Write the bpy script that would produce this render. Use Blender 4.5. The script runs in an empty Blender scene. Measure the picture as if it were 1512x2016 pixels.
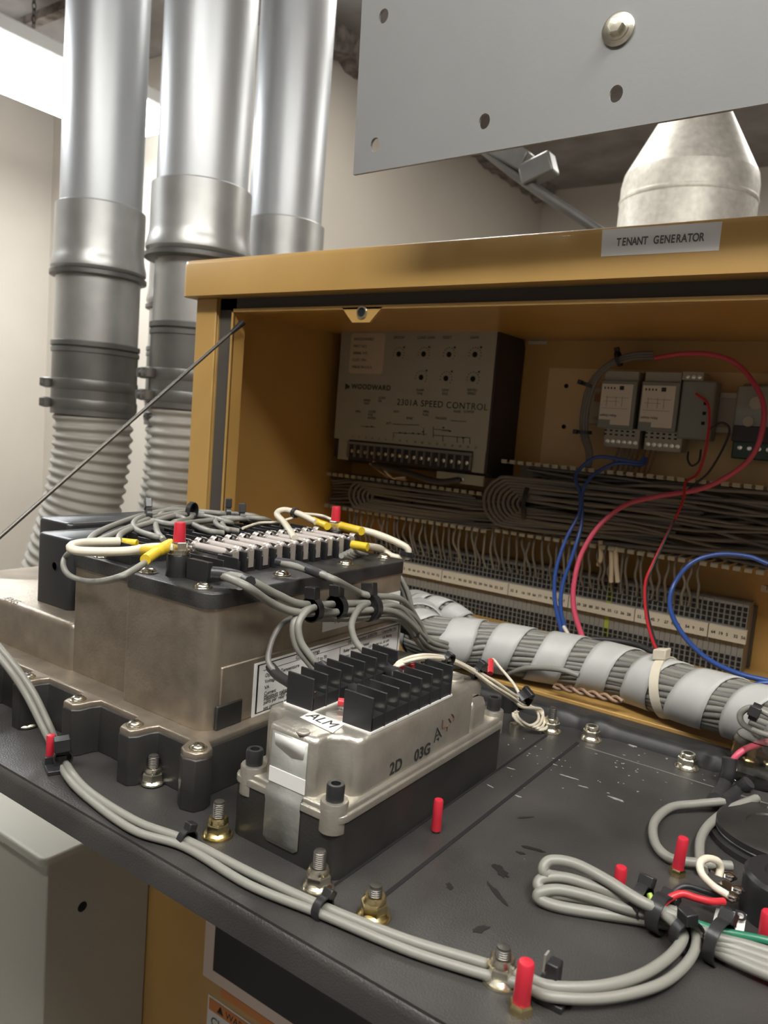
import bpy, bmesh, math, random
from mathutils import Vector as V, Matrix
random.seed(7)
PI = math.pi
SC = bpy.context.scene
COL = SC.collection
# ------------------------------------------------------------------ camera
FPX = 1520.94
YAW, PIT, ROL = 0.6021, -0.1115, 0.0808
CAM = V((0.4951, -0.6969, 0.2454))
_f = V((-math.sin(YAW)*math.cos(PIT), math.cos(YAW)*math.cos(PIT), math.sin(PIT)))
_r = V((math.cos(YAW), math.sin(YAW), 0)); _u = _r.cross(_f)
RT = math.cos(ROL)*_r + math.sin(ROL)*_u
UP = -math.sin(ROL)*_r + math.cos(ROL)*_u
FW = _f
cd = bpy.data.cameras.new('camera'); cam = bpy.data.objects.new('camera', cd); COL.objects.link(cam)
cam.matrix_world = Matrix(((RT.x, UP.x, -FW.x, CAM.x), (RT.y, UP.y, -FW.y, CAM.y), (RT.z, UP.z, -FW.z, CAM.z), (0, 0, 0, 1)))
cd.sensor_fit = 'HORIZONTAL'; cd.sensor_width = 36; cd.lens = 36*FPX/1512
cd.clip_start = .01; cd.clip_end = 50
cd.dof.use_dof = True; cd.dof.focus_distance = .52; cd.dof.aperture_fstop = 20
SC.camera = cam
# ------------------------------------------------------------------ world, light, exposure
SC.view_settings.view_transform = 'Standard'; SC.view_settings.look = 'None'
SC.view_settings.gamma = 1; SC.view_settings.use_curve_mapping = False
SC.view_settings.exposure = 0.12
wd = bpy.data.worlds.new('world'); SC.world = wd; wd.use_nodes = True
wd.node_tree.nodes['Background'].inputs[0].default_value = (1, .96, .9, 1)
wd.node_tree.nodes['Background'].inputs[1].default_value = .01

def area(name, loc, rot, sx, sy, power, col=(1, .95, .86)):
    l = bpy.data.lights.new(name, 'AREA'); l.shape = 'RECTANGLE'; l.size = sx; l.size_y = sy
    l.energy = power; l.color = col
    o = bpy.data.objects.new(name, l); COL.objects.link(o); o.location = loc; o.rotation_euler = rot
    return o
# ceiling strip lamps of the room, hanging just under the ceiling (behind, right and left of the viewer); last two are added fill
area('ceiling_or_fill_light', (1.05, -.75, 1.50), (0, 0, 0), .22, 1.3, 20)
area('ceiling_or_fill_light', (.1, -1.15, 1.50), (0, 0, 0), 1.2, .22, 15)
area('ceiling_or_fill_light', (-2.0, .4, 1.22), (0, 0, 0), .24, 1.5, 15, (.93, .97, 1))
area('ceiling_or_fill_light', (.40, 2.20, 1.50), (0, 0, 0), .9, .2, 14)  # added fill, out of view: brightens the back wall
area('ceiling_or_fill_light', (-.65, 1.0, 1.50), (0, 0, 0), .2, .8, 9)  # added fill, out of view: brightens the middle wall by the pipes

# ------------------------------------------------------------------ pixel -> point on a real plane
def ray(x, y): return RT*((x-756)/FPX) - UP*((y-1008)/FPX) + FW
def _on(ax, v, x, y):
    d = ray(x, y); return CAM + d*((v-CAM[ax])/d[ax])
def ox(x, y, v): return _on(0, v, x, y)
def oy(x, y, v): return _on(1, v, x, y)
def oz(x, y, v): return _on(2, v, x, y)
def pts(*a):
    """(px, py, 'x'|'y'|'z', value) or a ready point"""
    return [V(p) if len(p) == 3 else _on('xyz'.index(p[2]), p[3], p[0], p[1]) for p in a]

# ------------------------------------------------------------------ materials
def mat(name, col, rough=.5, metal=0., noise=0., nscale=40, bump=0., bscale=300, alpha=None, trans=0., emit=None, estr=0., coat=0., spec=.5, dirt=None, dscale=6, stretch=None):
    m = bpy.data.materials.new(name); m.use_nodes = True; nt = m.node_tree; b = nt.nodes['Principled BSDF']
    b.inputs['Base Color'].default_value = (*col, 1); b.inputs['Roughness'].default_value = rough
    b.inputs['Metallic'].default_value = metal; b.inputs['Transmission Weight'].default_value = trans
    b.inputs['Coat Weight'].default_value = coat; b.inputs['Specular IOR Level'].default_value = spec
    tc = nt.nodes.new('ShaderNodeTexCoord'); co = tc.outputs['Object']
    if stretch:
        mp = nt.nodes.new('ShaderNodeMapping'); mp.inputs['Scale'].default_value = stretch
        nt.links.new(co, mp.inputs[0]); co = mp.outputs[0]
    last = None
    if noise:
        n = nt.nodes.new('ShaderNodeTexNoise'); n.inputs['Scale'].default_value = nscale; n.inputs['Detail'].default_value = 6
        nt.links.new(co, n.inputs['Vector'])
        r = nt.nodes.new('ShaderNodeValToRGB'); r.color_ramp.elements[0].position = .3; r.color_ramp.elements[1].position = .7
        r.color_ramp.elements[0].color = (*[c*(1-noise) for c in col], 1); r.color_ramp.elements[1].color = (*[min(1, c*(1+noise)) for c in col], 1)
        nt.links.new(n.outputs[0], r.inputs[0]); last = r.outputs[0]
        nt.links.new(last, b.inputs['Base Color'])
    if dirt:
        dcol, thr = dirt
        n = nt.nodes.new('ShaderNodeTexNoise'); n.inputs['Scale'].default_value = dscale; n.inputs['Detail'].default_value = 9; n.inputs['Roughness'].default_value = .75
        nt.links.new(co, n.inputs['Vector'])
        r = nt.nodes.new('ShaderNodeValToRGB'); r.color_ramp.elements[0].position = thr; r.color_ramp.elements[1].position = thr+.06
        nt.links.new(n.outputs[0], r.inputs[0])
        mx = nt.nodes.new('ShaderNodeMix'); mx.data_type = 'RGBA'; mx.inputs[6].default_value = (*col, 1); mx.inputs[7].default_value = (*dcol, 1)
        if last: nt.links.new(last, mx.inputs[6])
        nt.links.new(r.outputs[0], mx.inputs[0]); nt.links.new(mx.outputs[2], b.inputs['Base Color'])
    if bump:
        n = nt.nodes.new('ShaderNodeTexNoise'); n.inputs['Scale'].default_value = bscale; n.inputs['Detail'].default_value = 4
        nt.links.new(co, n.inputs['Vector'])
        bp = nt.nodes.new('ShaderNodeBump'); bp.inputs['Strength'].default_value = bump; bp.inputs['Distance'].default_value = .001
        nt.links.new(n.outputs[0], bp.inputs['Height']); nt.links.new(bp.outputs[0], b.inputs['Normal'])
    if emit: b.inputs['Emission Color'].default_value = (*emit, 1); b.inputs['Emission Strength'].default_value = estr
    return m
M_YEL = mat('yellow_paint', (.50, .300, .090), .38, noise=.06, nscale=9, bump=.08, bscale=260, coat=.25)
M_BLK = mat('black_powder_coat', (.043, .040, .038), .38, noise=.35, nscale=14, bump=.35, bscale=900, dirt=((.17, .16, .14), .665), dscale=42)
M_BLK2 = mat('black_plastic', (.022, .022, .023), .33, bump=.1, bscale=500)
M_LIDB = mat('black_moulded_lid', (.030, .029, .028), .36, noise=.5, nscale=60, bump=.3, bscale=700)
M_BASE = mat('black_cast_base', (.025, .0235, .022), .42, noise=.3, nscale=30, bump=.2, bscale=500)
M_GAS = mat('dark_foam_gasket', (.075, .066, .055), .85, bump=.3, bscale=300)
M_CAST = mat('brownish_cast_metal', (.335, .285, .225), .40, .75, noise=.16, nscale=55, bump=.22, bscale=420)
M_CAST2 = mat('pale_cast_metal', (.50, .47, .41), .38, .8, noise=.12, nscale=60, bump=.25, bscale=480)
M_ZINC = mat('zinc_fastener', (.72, .68, .56), .25, 1., noise=.15, nscale=200)
M_YZN = mat('yellow_zinc', (.70, .58, .30), .25, 1., noise=.2, nscale=200)
M_STL = mat('dark_steel_thread', (.14, .13, .115), .42, .8)
M_CLIP = mat('dull_clip_metal', (.62, .57, .53), .42, .7)
M_CHR = mat('bright_clip_metal', (.85, .82, .78), .18, 1.)
M_RED = mat('red_vinyl', (.52, .022, .04), .38)
M_RED2 = mat('red_wire_jacket', (.55, .03, .04), .35)
M_PINK = mat('pink_wire_jacket', (.60, .085, .14), .35)
M_BLUE = mat('blue_wire_jacket', (.035, .085, .30), .3)
M_GRN = mat('green_wire_jacket', (.02, .16, .09), .35)
M_GRY = mat('grey_wire_jacket', (.235, .228, .20), .42)
M_GRY2 = mat('dark_grey_wire_jacket', (.17, .163, .15), .45)
M_CRM = mat('cream_wire_jacket', (.66, .60, .48), .4)
M_WRAP = mat('grey_spiral_plastic', (.47, .47, .45), .5, noise=.05, nscale=60)
M_SLV = mat('heat_shrink_black', (.035, .034, .036), .38)
M_YLUG = mat('yellow_insulated_lug', (.72, .50, .03), .4)
M_GALV = mat('galvanised_steel', (.52, .53, .54), .42, .62, noise=.12, nscale=9, stretch=(1, 1, .25))
M_GAL2 = mat('spangled_galvanised', (.66, .63, .56), .5, .4, noise=.14, nscale=70)
M_CPL = mat('steel_coupling', (.46, .455, .44), .38, .65, noise=.15, nscale=12)
M_CDK = mat('dark_coupling', (.17, .165, .155), .42, .6, noise=.2, nscale=14)
M_FLX = mat('grey_flex_jacket', (.38, .36, .32), .5)
M_WALL = mat('beige_wall_paint', (.55, .50, .43), .8, noise=.04, nscale=3, bump=.1, bscale=60)
M_CEIL = mat('dark_ceiling', (.27, .25, .24), .9, noise=.3, nscale=5)
M_FLOOR = mat('concrete_floor', (.25, .24, .22), .8, noise=.2, nscale=4)
M_PLT = mat('grey_painted_plate', (.215, .215, .212), .45, noise=.05, nscale=6, bump=.1, bscale=200)
M_ENC = mat('grey_enclosure_paint', (.40, .385, .33), .5, bump=.25, bscale=320)
M_WHT = mat('white_label', (.78, .77, .74), .5)
M_OFF = mat('off_white_plastic', (.55, .50, .40), .5)
M_INK = mat('black_ink', (.02, .02, .02), .6)
M_RINK = mat('brownish_red_ink', (.12, .05, .035), .6)
M_FOIL = mat('silver_foil_tape', (.40, .40, .37), .45, .45, noise=.06, nscale=50, bump=.3, bscale=250)
M_WOOD = mat('sage_grey_face', (.36, .365, .295), .5)
M_WDK = mat('black_control_case', (.030, .026, .032), .5)
M_RGRY = mat('relay_grey_plastic', (.22, .24, .21), .45)
M_RTER = mat('relay_terminal_grey', (.36, .35, .29), .5)
M_TRK = mat('grey_trunking_plastic', (.40, .38, .30), .5)
M_TBG = mat('grey_terminal_plastic', (.22, .21, .19), .5)
M_HOLE = mat('dark_hole', (.006, .006, .006), .9)
M_CLR = mat('clear_plastic', (.95, .93, .88), .08, trans=1.)
M_PCB = mat('green_base', (.03, .07, .05), .4)
M_ORG = mat('orange_label_print', (.62, .22, .05), .5)
M_LAMP = mat('lamp_diffuser', (1, 1, 1), .5, emit=(.95, .98, 1), estr=14)
M_BEAM = mat('fireproofed_beam', (.20, .17, .15), .95, noise=.5, nscale=30, bump=1, bscale=40)
M_FOAMG = mat('grey_rubber', (.10, .11, .10), .7)
M_COPP = mat('tan_wire_jacket', (.30, .19, .12), .5)
M_SEAL = mat('black_rubber_seal', (.022, .021, .021), .5, noise=.3, nscale=60)

# ------------------------------------------------------------------ mesh builder
ORG = {}
class MB:
    def __init__(s): s.v = []; s.f = []; s.mi = []; s.m = 0
    def add(s, vs, fs):
        n = len(s.v); s.v += [V(v) for v in vs]
        for f in fs: s.f.append([i+n for i in f]); s.mi.append(s.m)
        return s
    def box(s, x0, x1, y0, y1, z0, z1):
        return s.add([(x, y, z) for z in (z0, z1) for y in (y0, y1) for x in (x0, x1)],
                     [(0, 2, 3, 1), (4, 5, 7, 6), (0, 1, 5, 4), (2, 6, 7, 3), (0, 4, 6, 2), (1, 3, 7, 5)])
    def fbox(s, c, X, Y, Z):     # centre and three half-axis vectors
        c = V(c); X = V(X); Y = V(Y); Z = V(Z)
        return s.add([c+X*i+Y*j+Z*k for k in (-1, 1) for j in (-1, 1) for i in (-1, 1)],
                     [(0, 2, 3, 1), (4, 5, 7, 6), (0, 1, 5, 4), (2, 6, 7, 3), (0, 4, 6, 2), (1, 3, 7, 5)])
    def prism(s, poly, z0, z1, ch=0., top=1.):   # polygon (ccw) extruded in z, chamfered top edge
        n = len(poly); cx = sum(p[0] for p in poly)/n; cy = sum(p[1] for p in poly)/n
        def ring(z, ins, sc=1.):
            out = []
            for i, p in enumerate(poly):
                a = V(poly[i-1]+(0,)) if len(poly[i-1]) == 2 else V(poly[i-1]); b = V((p[0], p[1], 0)); c_ = V((poly[(i+1) % n][0], poly[(i+1) % n][1], 0))
                d = ((b-a).normalized()+(c_-b).normalized())
                if d.length < 1e-6: d = V((1, 0, 0))
                d.normalize(); nn = V((-d.y, d.x, 0))
                q = b+nn*ins
                out.append((cx+(q.x-cx)*sc, cy+(q.y-cy)*sc, z))
            return out
        rs = [ring(z0, 0)]
        if ch: 
            for t in (0, .5, 1): rs.append(ring(z1-ch+ch*math.sin(t*PI/2), ch*(1-math.cos(t*PI/2)), top))
        else: rs.append(ring(z1, 0, top))
        vs = [v for r in rs for v in r]; fs = []
        for k in range(len(rs)-1):
            for i in range(n): fs.append((k*n+i, k*n+(i+1) % n, (k+1)*n+(i+1) % n, (k+1)*n+i))
        fs.append(tuple(reversed(range(n)))); fs.append(tuple((len(rs)-1)*n+i for i in range(n)))
        return s.add(vs, fs)
    def lathe(s, prof, c=(0, 0, 0), ax=(0, 0, 1), seg=24, a0=0):   # prof: (r, h)
        c = V(c); ax = V(ax).normalized(); t = V((1, 0, 0)) if abs(ax.x) < .9 else V((0, 1, 0))
        u = (t-ax*t.dot(ax)).normalized(); w = ax.cross(u)
        vs = []; fs = []; n = len(prof)
        for r, h in prof:
            for i in range(seg):
                a = 2*PI*i/seg+a0; vs.append(c+ax*h+(u*math.cos(a)+w*math.sin(a))*max(r, 1e-5))
        for k in range(n-1):
            for i in range(seg): fs.append((k*seg+i, k*seg+(i+1) % seg, (k+1)*seg+(i+1) % seg, (k+1)*seg+i))
        fs.append(tuple(reversed(range(seg)))); fs.append(tuple((n-1)*seg+i for i in range(seg)))
        return s.add(vs, fs)
    def cyl(s, c, ax, r, h, seg=20, a0=0): return s.lathe([(r, 0), (r, h)], c, ax, seg, a0)
    def tube(s, P, r, seg=8, rf=None, caps=True):
        P = [V(p) for p in P]; n = len(P); T = []
        for i in range(n): T.append((P[min(i+1, n-1)]-P[max(i-1, 0)]).normalized())
        u = T[0].orthogonal().normalized(); vs = []; fs = []
        for i in range(n):
            u = (u-T[i]*u.dot(T[i])).normalized(); w = T[i].cross(u)
            rr = rf(i/(n-1)) if rf else r
            for k in range(seg):
                a = 2*PI*k/seg; vs.append(P[i]+(u*math.cos(a)+w*math.sin(a))*rr)
        for i in range(n-1):
            for k in range(seg): fs.append((i*seg+k, i*seg+(k+1) % seg, (i+1)*seg+(k+1) % seg, (i+1)*seg+k))
        if caps: fs.append(tuple(reversed(range(seg)))); fs.append(tuple((n-1)*seg+k for k in range(seg)))
        return s.add(vs, fs)
    def quad(s, a, b, c, d): return s.add([a, b, c, d], [(0, 1, 2, 3)])
    def build(s, name, m, parent=None, bevel=0., bseg=2, ang=40, label=None, solid=None, loc=None):
        o0 = ORG.get(parent.name, V((0, 0, 0))) if parent else V(loc or (0, 0, 0))
        me = bpy.data.meshes.new(name); me.from_pydata([tuple(v-o0) for v in s.v], [], s.f)
        for mm in (m if isinstance(m, (list, tuple)) else [m]): me.materials.append(mm)
        for p, i in zip(me.polygons, s.mi): p.material_index = i; p.use_smooth = True
        me.update(); me.validate()
        bm = bmesh.new(); bm.from_mesh(me); bmesh.ops.recalc_face_normals(bm, faces=bm.faces); bm.to_mesh(me); bm.free()
        me.set_sharp_from_angle(angle=math.radians(ang))
        o = bpy.data.objects.new(name, me); COL.objects.link(o)
        if parent: o.parent = parent; ORG[o.name] = o0
        else: o.location = o0; ORG[o.name] = o0
        if solid: md = o.modifiers.new('thick', 'SOLIDIFY'); md.thickness = solid; md.offset = 0
        if bevel: md = o.modifiers.new('bevel', 'BEVEL'); md.width = bevel; md.segments = bseg; md.limit_method = 'ANGLE'; md.angle_limit = math.radians(40)
        if label: o['label'] = label
        return o
def tag(o, label, cat, group=None):
    o['label'] = label; o['category'] = cat
    if group: o['group'] = group
    return o
def thing(name, loc, label, cat, group=None):
    o = bpy.data.objects.new(name, None); COL.objects.link(o); o.location = loc; o.empty_display_size = .01
    ORG[o.name] = V(loc); return tag(o, label, cat, group)
def struct(o): o['kind'] = 'structure'; return o
def kids(o): return [c for c in list(bpy.data.objects) if c.parent == o]
def dup(o, loc=None, parent=None, label=None, group=None):
    c = o.copy(); COL.objects.link(c); c.parent = parent
    if loc is not None: c.location = loc
    ORG[c.name] = V(c.location) if parent is None else V((0, 0, 0))
    for k in kids(o): dup(k, None, c)
    if label: c['label'] = label
    if group: c['group'] = group
    return c
def rrect(x0, x1, y0, y1, r, n=4):
    out = []
    for cx, cy, a in ((x1-r, y0+r, -PI/2), (x1-r, y1-r, 0), (x0+r, y1-r, PI/2), (x0+r, y0+r, PI)):
        for i in range(n+1): t = a+PI/2*i/n; out.append((cx+r*math.cos(t), cy+r*math.sin(t)))
    return out
def smooth(P, k=8):
    P = [V(p) for p in P]
    if len(P) < 3: return [P[0].lerp(P[-1], i/k) for i in range(k+1)]
    Q = [P[0]*2-P[1]]+P+[P[-1]*2-P[-2]]; out = []
    for i in range(1, len(Q)-2):
        a, b, c, d = Q[i-1:i+3]
        for j in range(k):
            t = j/k; out.append(.5*((2*b)+(c-a)*t+(2*a-5*b+4*c-d)*t*t+(3*b-a-3*c+d)*t**3))
    out.append(Q[-2]); return out
def text(body, org, ux, uy, size, parent, m, name='lettering', sp=1., lift=.0003, mono=None, align='LEFT', bold=0., wx=1.):
    """flat lettering: org = baseline start, ux = reading direction, uy = up"""
    cu = bpy.data.curves.new(name, 'FONT'); cu.body = body; cu.size = size; cu.space_character = sp; cu.align_x = align; cu.extrude = .00004; cu.offset = bold
    t = bpy.data.objects.new('t', cu); COL.objects.link(t); bpy.context.view_layer.update()
    dg = bpy.context.evaluated_depsgraph_get(); me = bpy.data.meshes.new_from_object(t.evaluated_get(dg)); bpy.data.objects.remove(t)
    ux = V(ux).normalized(); uy = V(uy); uy = (uy-ux*uy.dot(ux)).normalized(); n = ux.cross(uy); o0 = ORG[parent.name]
    for v in me.vertices: q = v.co.copy(); v.co = V(org)+ux*q.x*wx+uy*q.y+n*(lift+q.z)-o0
    me.materials.clear(); me.materials.append(m)
    o = bpy.data.objects.new(name, me); COL.objects.link(o); o.parent = parent; ORG[o.name] = o0
    return o
X, Y, Z = V((1, 0, 0)), V((0, 1, 0)), V((0, 0, 1))

# ================================================================== the room
CZ = 1.60
b = MB().box(-2.95, 2.6, -2.6, 3.5, -1.35, -1.25); struct(b.build('floor', M_FLOOR))
b = MB().box(-2.95, 2.6, -2.6, 3.5, CZ, CZ+.1); struct(b.build('ceiling', M_CEIL))
b = MB().box(-2.95, -2.85, -2.6, 3.5, -1.25, CZ); struct(b.build('wall_left', M_WALL))
b = MB().box(-2.85, 2.5, 3.4, 3.5, -1.25, CZ); struct(b.build('wall_back', M_WALL))
b = MB().box(2.5, 2.6, -2.6, 3.5, -1.25, CZ); struct(b.build('wall_right', M_CEIL))
b = MB().box(-2.85, 2.5, -2.6, -2.5, -1.25, CZ); struct(b.build('wall_front', M_CEIL))
b = MB().box(-2.85, -1.42, 1.35, 3.4, -1.25, CZ); struct(b.build('wall_middle', M_WALL))
# ribs of the ceiling deck
for k in range(5):
    b = MB().box(-2.85, -1.0, -.6+k*.38, -.565+k*.38, CZ-.03, CZ)
    struct(b.build('trim_%d' % (k+1), M_BEAM))
# fireproofed beam
b = MB()
n = 46
for side in (0, 1):
    pass
vs = []; fs = []
for i in range(n+1):
    y = 1.35+i*(2.0/n); j = lambda a: random.uniform(-a, a)
    vs += [(-1.43, y, 1.6), (-1.43, y, 1.52+j(.014)), (-1.345+j(.012), y, 1.525+j(.016)), (-1.33+j(.008), y, 1.6)]
for i in range(n):
    for k in range(4): fs.append((i*4+k, i*4+(k+1) % 4, (i+1)*4+(k+1) % 4, (i+1)*4+k))
fs += [(0, 1, 2, 3), (n*4+3, n*4+2, n*4+1, n*4)]
b.add(vs, fs)
tag(b.build('ceiling_beam', M_BEAM, ang=20), 'rough fireproofed beam under the ceiling right of the tall steel pipes', 'beam')
# hanging fluorescent fixture at upper left
t = thing('strip_or_fill_light', (-2.0, .4, 1.25), 'glaring hanging strip light beside the left pipe', 'light')
MB().box(-2.15, -1.87, -.45, 1.2, 1.30, 1.35).build('housing', M_WHT, t, bevel=.008)
MB().prism(rrect(-2.14, -1.88, -.44, 1.19, .02), 1.225, 1.30).build('diffuser', M_LAMP, t)
for y in (.1, .75):
    b = MB()
    for k in range(13):
        c = V((-2.0, y, 1.355+k*.02)); d = X if k % 2 else Y
        ring = [c+Z*(.013*math.sin(a*PI/6))+d*(.006*math.cos(a*PI/6)) for a in range(13)]
        b.tube(ring, .0018, 5)
    b.build('chain', M_STL, t)
for loc, sx, sy in (((1.05, -.75), .22, 1.3), ((.1, -1.15), 1.2, .22), ((.40, 2.20), .9, .2), ((-.65, 1.0), .2, .8)):  # last two are made-up fixtures for the fill behind the cabinet
    t = thing('strip_or_fill_light', (loc[0], loc[1], CZ-.03), 'unseen white strip light under the dark ceiling, two behind cabinet added as fill', 'light', 'ceiling strip lights')
    MB().box(loc[0]-sx/2-.02, loc[0]+sx/2+.02, loc[1]-sy/2-.02, loc[1]+sy/2+.02, CZ-.05, CZ).build('housing', M_WHT, t)
    MB().box(loc[0]-sx/2, loc[0]+sx/2, loc[1]-sy/2, loc[1]+sy/2, CZ-.07, CZ-.05).build('diffuser', M_LAMP, t)

# ------------------------------------------------------------------ tall conduit pipes
def pipe(cx, cy, r, z_cup_top, z_cup_bot, z_mid_bot, z_dark_bot, label, lean=(0, 0), bend=None, clampa=-2.2, rmid=None):
    t = thing('conduit_pipe', (cx, cy, z_cup_top), label, 'pipe', None)
    rmid = rmid or r*1.04
    MB().lathe([(r, z_cup_top-.02), (r, CZ-.001)], (cx, cy, 0), Z, 48).build('tube', M_GALV, t)
    MB().lathe([(r*1.02, z_cup_top+.004), (r*1.10, z_cup_top), (r*1.10, z_cup_bot+.035), (r*1.13, z_cup_bot+.02), (r*1.17, z_cup_bot+.008), (r*1.17, z_cup_bot), (r*1.10, z_cup_bot-.006)], (cx, cy, 0), Z, 48).build('coupling', M_CPL, t)
    MB().lathe([(r*1.12, z_cup_bot-.007), (r*1.19, z_cup_bot-.009), (r*1.19, z_cup_bot-.017), (r*1.12, z_cup_bot-.019)], (cx, cy, 0), Z, 48).build('ring', M_CDK, t)
    MB().lathe([(rmid, z_mid_bot), (rmid, z_cup_bot-.01)], (cx, cy, 0), Z, 48).build('sleeve', M_CPL, t)
    MB().lathe([(rmid*1.0, z_mid_bot+.012), (rmid*1.06, z_mid_bot+.01), (rmid*1.06, z_mid_bot+.001), (rmid*1.01, z_mid_bot-.001), (rmid*1.05, z_mid_bot-.004), (rmid*1.05, z_mid_bot-.012), (rmid, z_mid_bot-.014)], (cx, cy, 0), Z, 48).build('ring', M_CDK, t)
    MB().lathe([(rmid*1.02, z_dark_bot), (rmid*1.02, z_mid_bot-.012)], (cx, cy, 0), Z, 48).build('connector', M_CDK, t)
    d = V((math.cos(clampa), math.sin(clampa), 0)); e = V((-d.y, d.x, 0))
    for k in (0, 1):
        z = z_dark_bot+.022+k*.042
        c = V((cx, cy, z))+d*rmid*1.06
        b = MB()
        b.lathe([(rmid*1.03, -.011), (rmid*1.045, -.008), (rmid*1.045, .008), (rmid*1.03, .011)], (cx, cy, z), Z, 40)
        for s in (-1, 1): b.lathe([(.004, -.011), (.014, -.008), (.014, .008), (.004, .011)], c+e*.020*s+d*.004, Z, 14)
        b.cyl(c-e*.03+d*.012, e, .005, .062, 10)
        b.build('clamp', M_CDK, t)
    # ribbed flexible conduit
    P = smooth(bend, 14); L = [0]
    for i in range(1, len(P)): L.append(L[-1]+(P[i]-P[i-1]).length)
    tot = L[-1]; N = int(tot/.0028); Q = []
    for i in range(N+1):
        s = tot*i/N; k = max(j for j in range(len(L)) if L[j] <= s+1e-9); k = min(k, len(P)-2)
        Q.append(P[k].lerp(P[k+1], (s-L[k])/max(1e-9, L[k+1]-L[k])))
    MB().tube(Q, 1, 36, rf=lambda u: rmid*(.93+.045*math.cos(u*tot/.021*2*PI))).build('flex_conduit', M_FLX, t, ang=80)
    return t
PA, PB, PC, PD = (-1.006, .336), (-.711, .353), (-.757, .637), (-1.00, .62)
pipe(*PA, .083, .650, .522, .358, .215, 'leftmost tall steel pipe with clamps over ribbed flex, against beige wall',
     bend=[V((*PA, .23)), V((PA[0], PA[1], .14)), V((PA[0]-.012, PA[1]-.01, .02)), V((PA[0]-.045, PA[1]-.03, -.12)), V((PA[0]-.09, PA[1]-.06, -.3)), V((PA[0]-.14, PA[1]-.1, -.6))], clampa=-2.15)
pipe(*PB, .086, .665, .545, .397, .245, 'middle tall steel pipe rising behind the left corner of the yellow cabinet',
     bend=[V((*PB, .26)), V((*PB, .1)), V((PB[0]-.004, PB[1]-.005, -.1)), V((PB[0]-.01, PB[1]-.01, -.6))], clampa=-2.0, rmid=.082)
pipe(*PC, .082, .675, .36, .27, .15, 'rightmost tall steel pipe standing behind the yellow cabinet top',
     bend=[V((*PC, .16)), V((*PC, 0)), V((PC[0], PC[1], -.3)), V((PC[0], PC[1], -.6))])
pipe(-1.06, .60, .066, .62, .50, .38, .20, 'thin tall steel pipe showing in the gap between the two left pipes',
     bend=[V((-1.06, .60, .21)), V((-1.06, .60, .1)), V((-1.07, .59, -.1)), V((-1.08, .58, -.6))], clampa=-1.2)

# ------------------------------------------------------------------ duct and bracket behind the grey plate
D0 = oy(1350, 440, .95)
t = thing('exhaust_duct', (.035, 1.09, .4), 'spangled galvanised round duct with sloping top behind the cabinet', 'duct')
b = MB()
R0 = .142
D0 = V((.0, 1.09, 0))
vs = []; fs = []; prof = [(R0, .35, 0), (R0, .805, 0), (R0*.97, .830, 0), (.056, .985, .0), (.052, 1.05, 0), (.055, CZ-.001, 0)]
for r, z, dx in prof:
    for i in range(48): a = 2*PI*i/48; vs.append((D0.x+dx+r*math.cos(a), D0.y+r*math.sin(a), z))
for k in range(len(prof)-1):
    for i in range(48): fs.append((k*48+i, k*48+(i+1) % 48, (k+1)*48+(i+1) % 48, (k+1)*48+i))
b.add(vs, fs).build('shell', M_GAL2, t, ang=12)
MB().lathe([(R0+.0005, .770), (R0+.002, .775), (R0+.0005, .78)], D0, Z, 48).build('seam', M_GAL2, t)
b = MB(); b.tube(smooth(pts((940, 285, 'y', .9), (1040, 362, 'y', .9), (1160, 442, 'y', .9), (1260, 510, 'y', .9)), 6), .011, 12)
t = thing('wall_conduit', oy(1040, 362, .9), 'thin dark conduit slanting down behind the grey plate', 'conduit')
b.build('tube', M_CDK, t)
c = oy(1060, 335, .9)
MB().fbox(c, (.035, 0, .012), (0, .02, 0), (-.008, 0, .022)).build('bracket_shadow', M_CDK, t, bevel=.004)  # solid dark block in place of a shadow on the wall
c = oy(1000, 300, .9)
MB().fbox(c, (.05, 0, -.03), (0, .02, 0), (.01, 0, .02)).build('bracket_shadow', M_CDK, t, bevel=.004)  # second dark block modelled where the wall is only shaded

# ------------------------------------------------------------------ grey plate at the top right
PY = -.10
t = thing('steel_plate', (.3, PY, .55), 'large grey painted sheet with bolt holes hanging over the cabinet', 'plate')
HOLES = [oy(757, 33, PY), oy(740, 286, PY), oy(955, 240, PY), oy(1214, 186, PY)]
bl = oy(697, 345, PY); br = oy(1512, 205, PY); tl = oy(712, 60, PY)
d = (br-bl).normalized(); br2 = bl+d*.75; 
outer = [bl, br2, V((br2.x, PY, .95)), V((tl.x-.012, PY, .95)), tl]
bm = bmesh.new(); ov = [bm.verts.new(p) for p in outer]; es = [bm.edges.new((ov[i], ov[(i+1) % 5])) for i in range(5)]
for h in HOLES:
    hv = [bm.verts.new(h+X*.0053*math.cos(a*PI/10)+Z*.0064*math.sin(a*PI/10)) for a in range(20)]
    es += [bm.edges.new((hv[i], hv[(i+1) % 20])) for i in range(20)]
bmesh.ops.triangle_fill(bm, use_beauty=True, use_dissolve=False, edges=es)
bm.verts.ensure_lookup_table()
mb = MB(); bm.verts.index_update(); mb.add([v.co for v in bm.verts], [[v.index for v in f.verts] for f in bm.faces]); bm.free()
o = mb.build('sheet', M_PLT, t, solid=.003, ang=30)
for p in o.data.polygons: p.use_smooth = False
c = oy(1219, 61, PY)
t = thing('flange_bolt', c, 'silver hex bolt with wide washer through the grey plate', 'bolt')
MB().lathe([(.0125, 0), (.0125, .0018), (.0118, .0022)], c+Y*-.0015, -Y, 32).build('washer', M_ZINC, t)
MB().lathe([(.0085, .0022), (.0085, .0035), (.0064, .004)], c+Y*-.0015, -Y, 32).build('flange', M_ZINC, t)
MB().lathe([(.0066, .004), (.0066, .0085), (.0056, .0095), (.001, .0097)], c+Y*-.0015, -Y, 6).build('head', M_ZINC, t)

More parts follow.
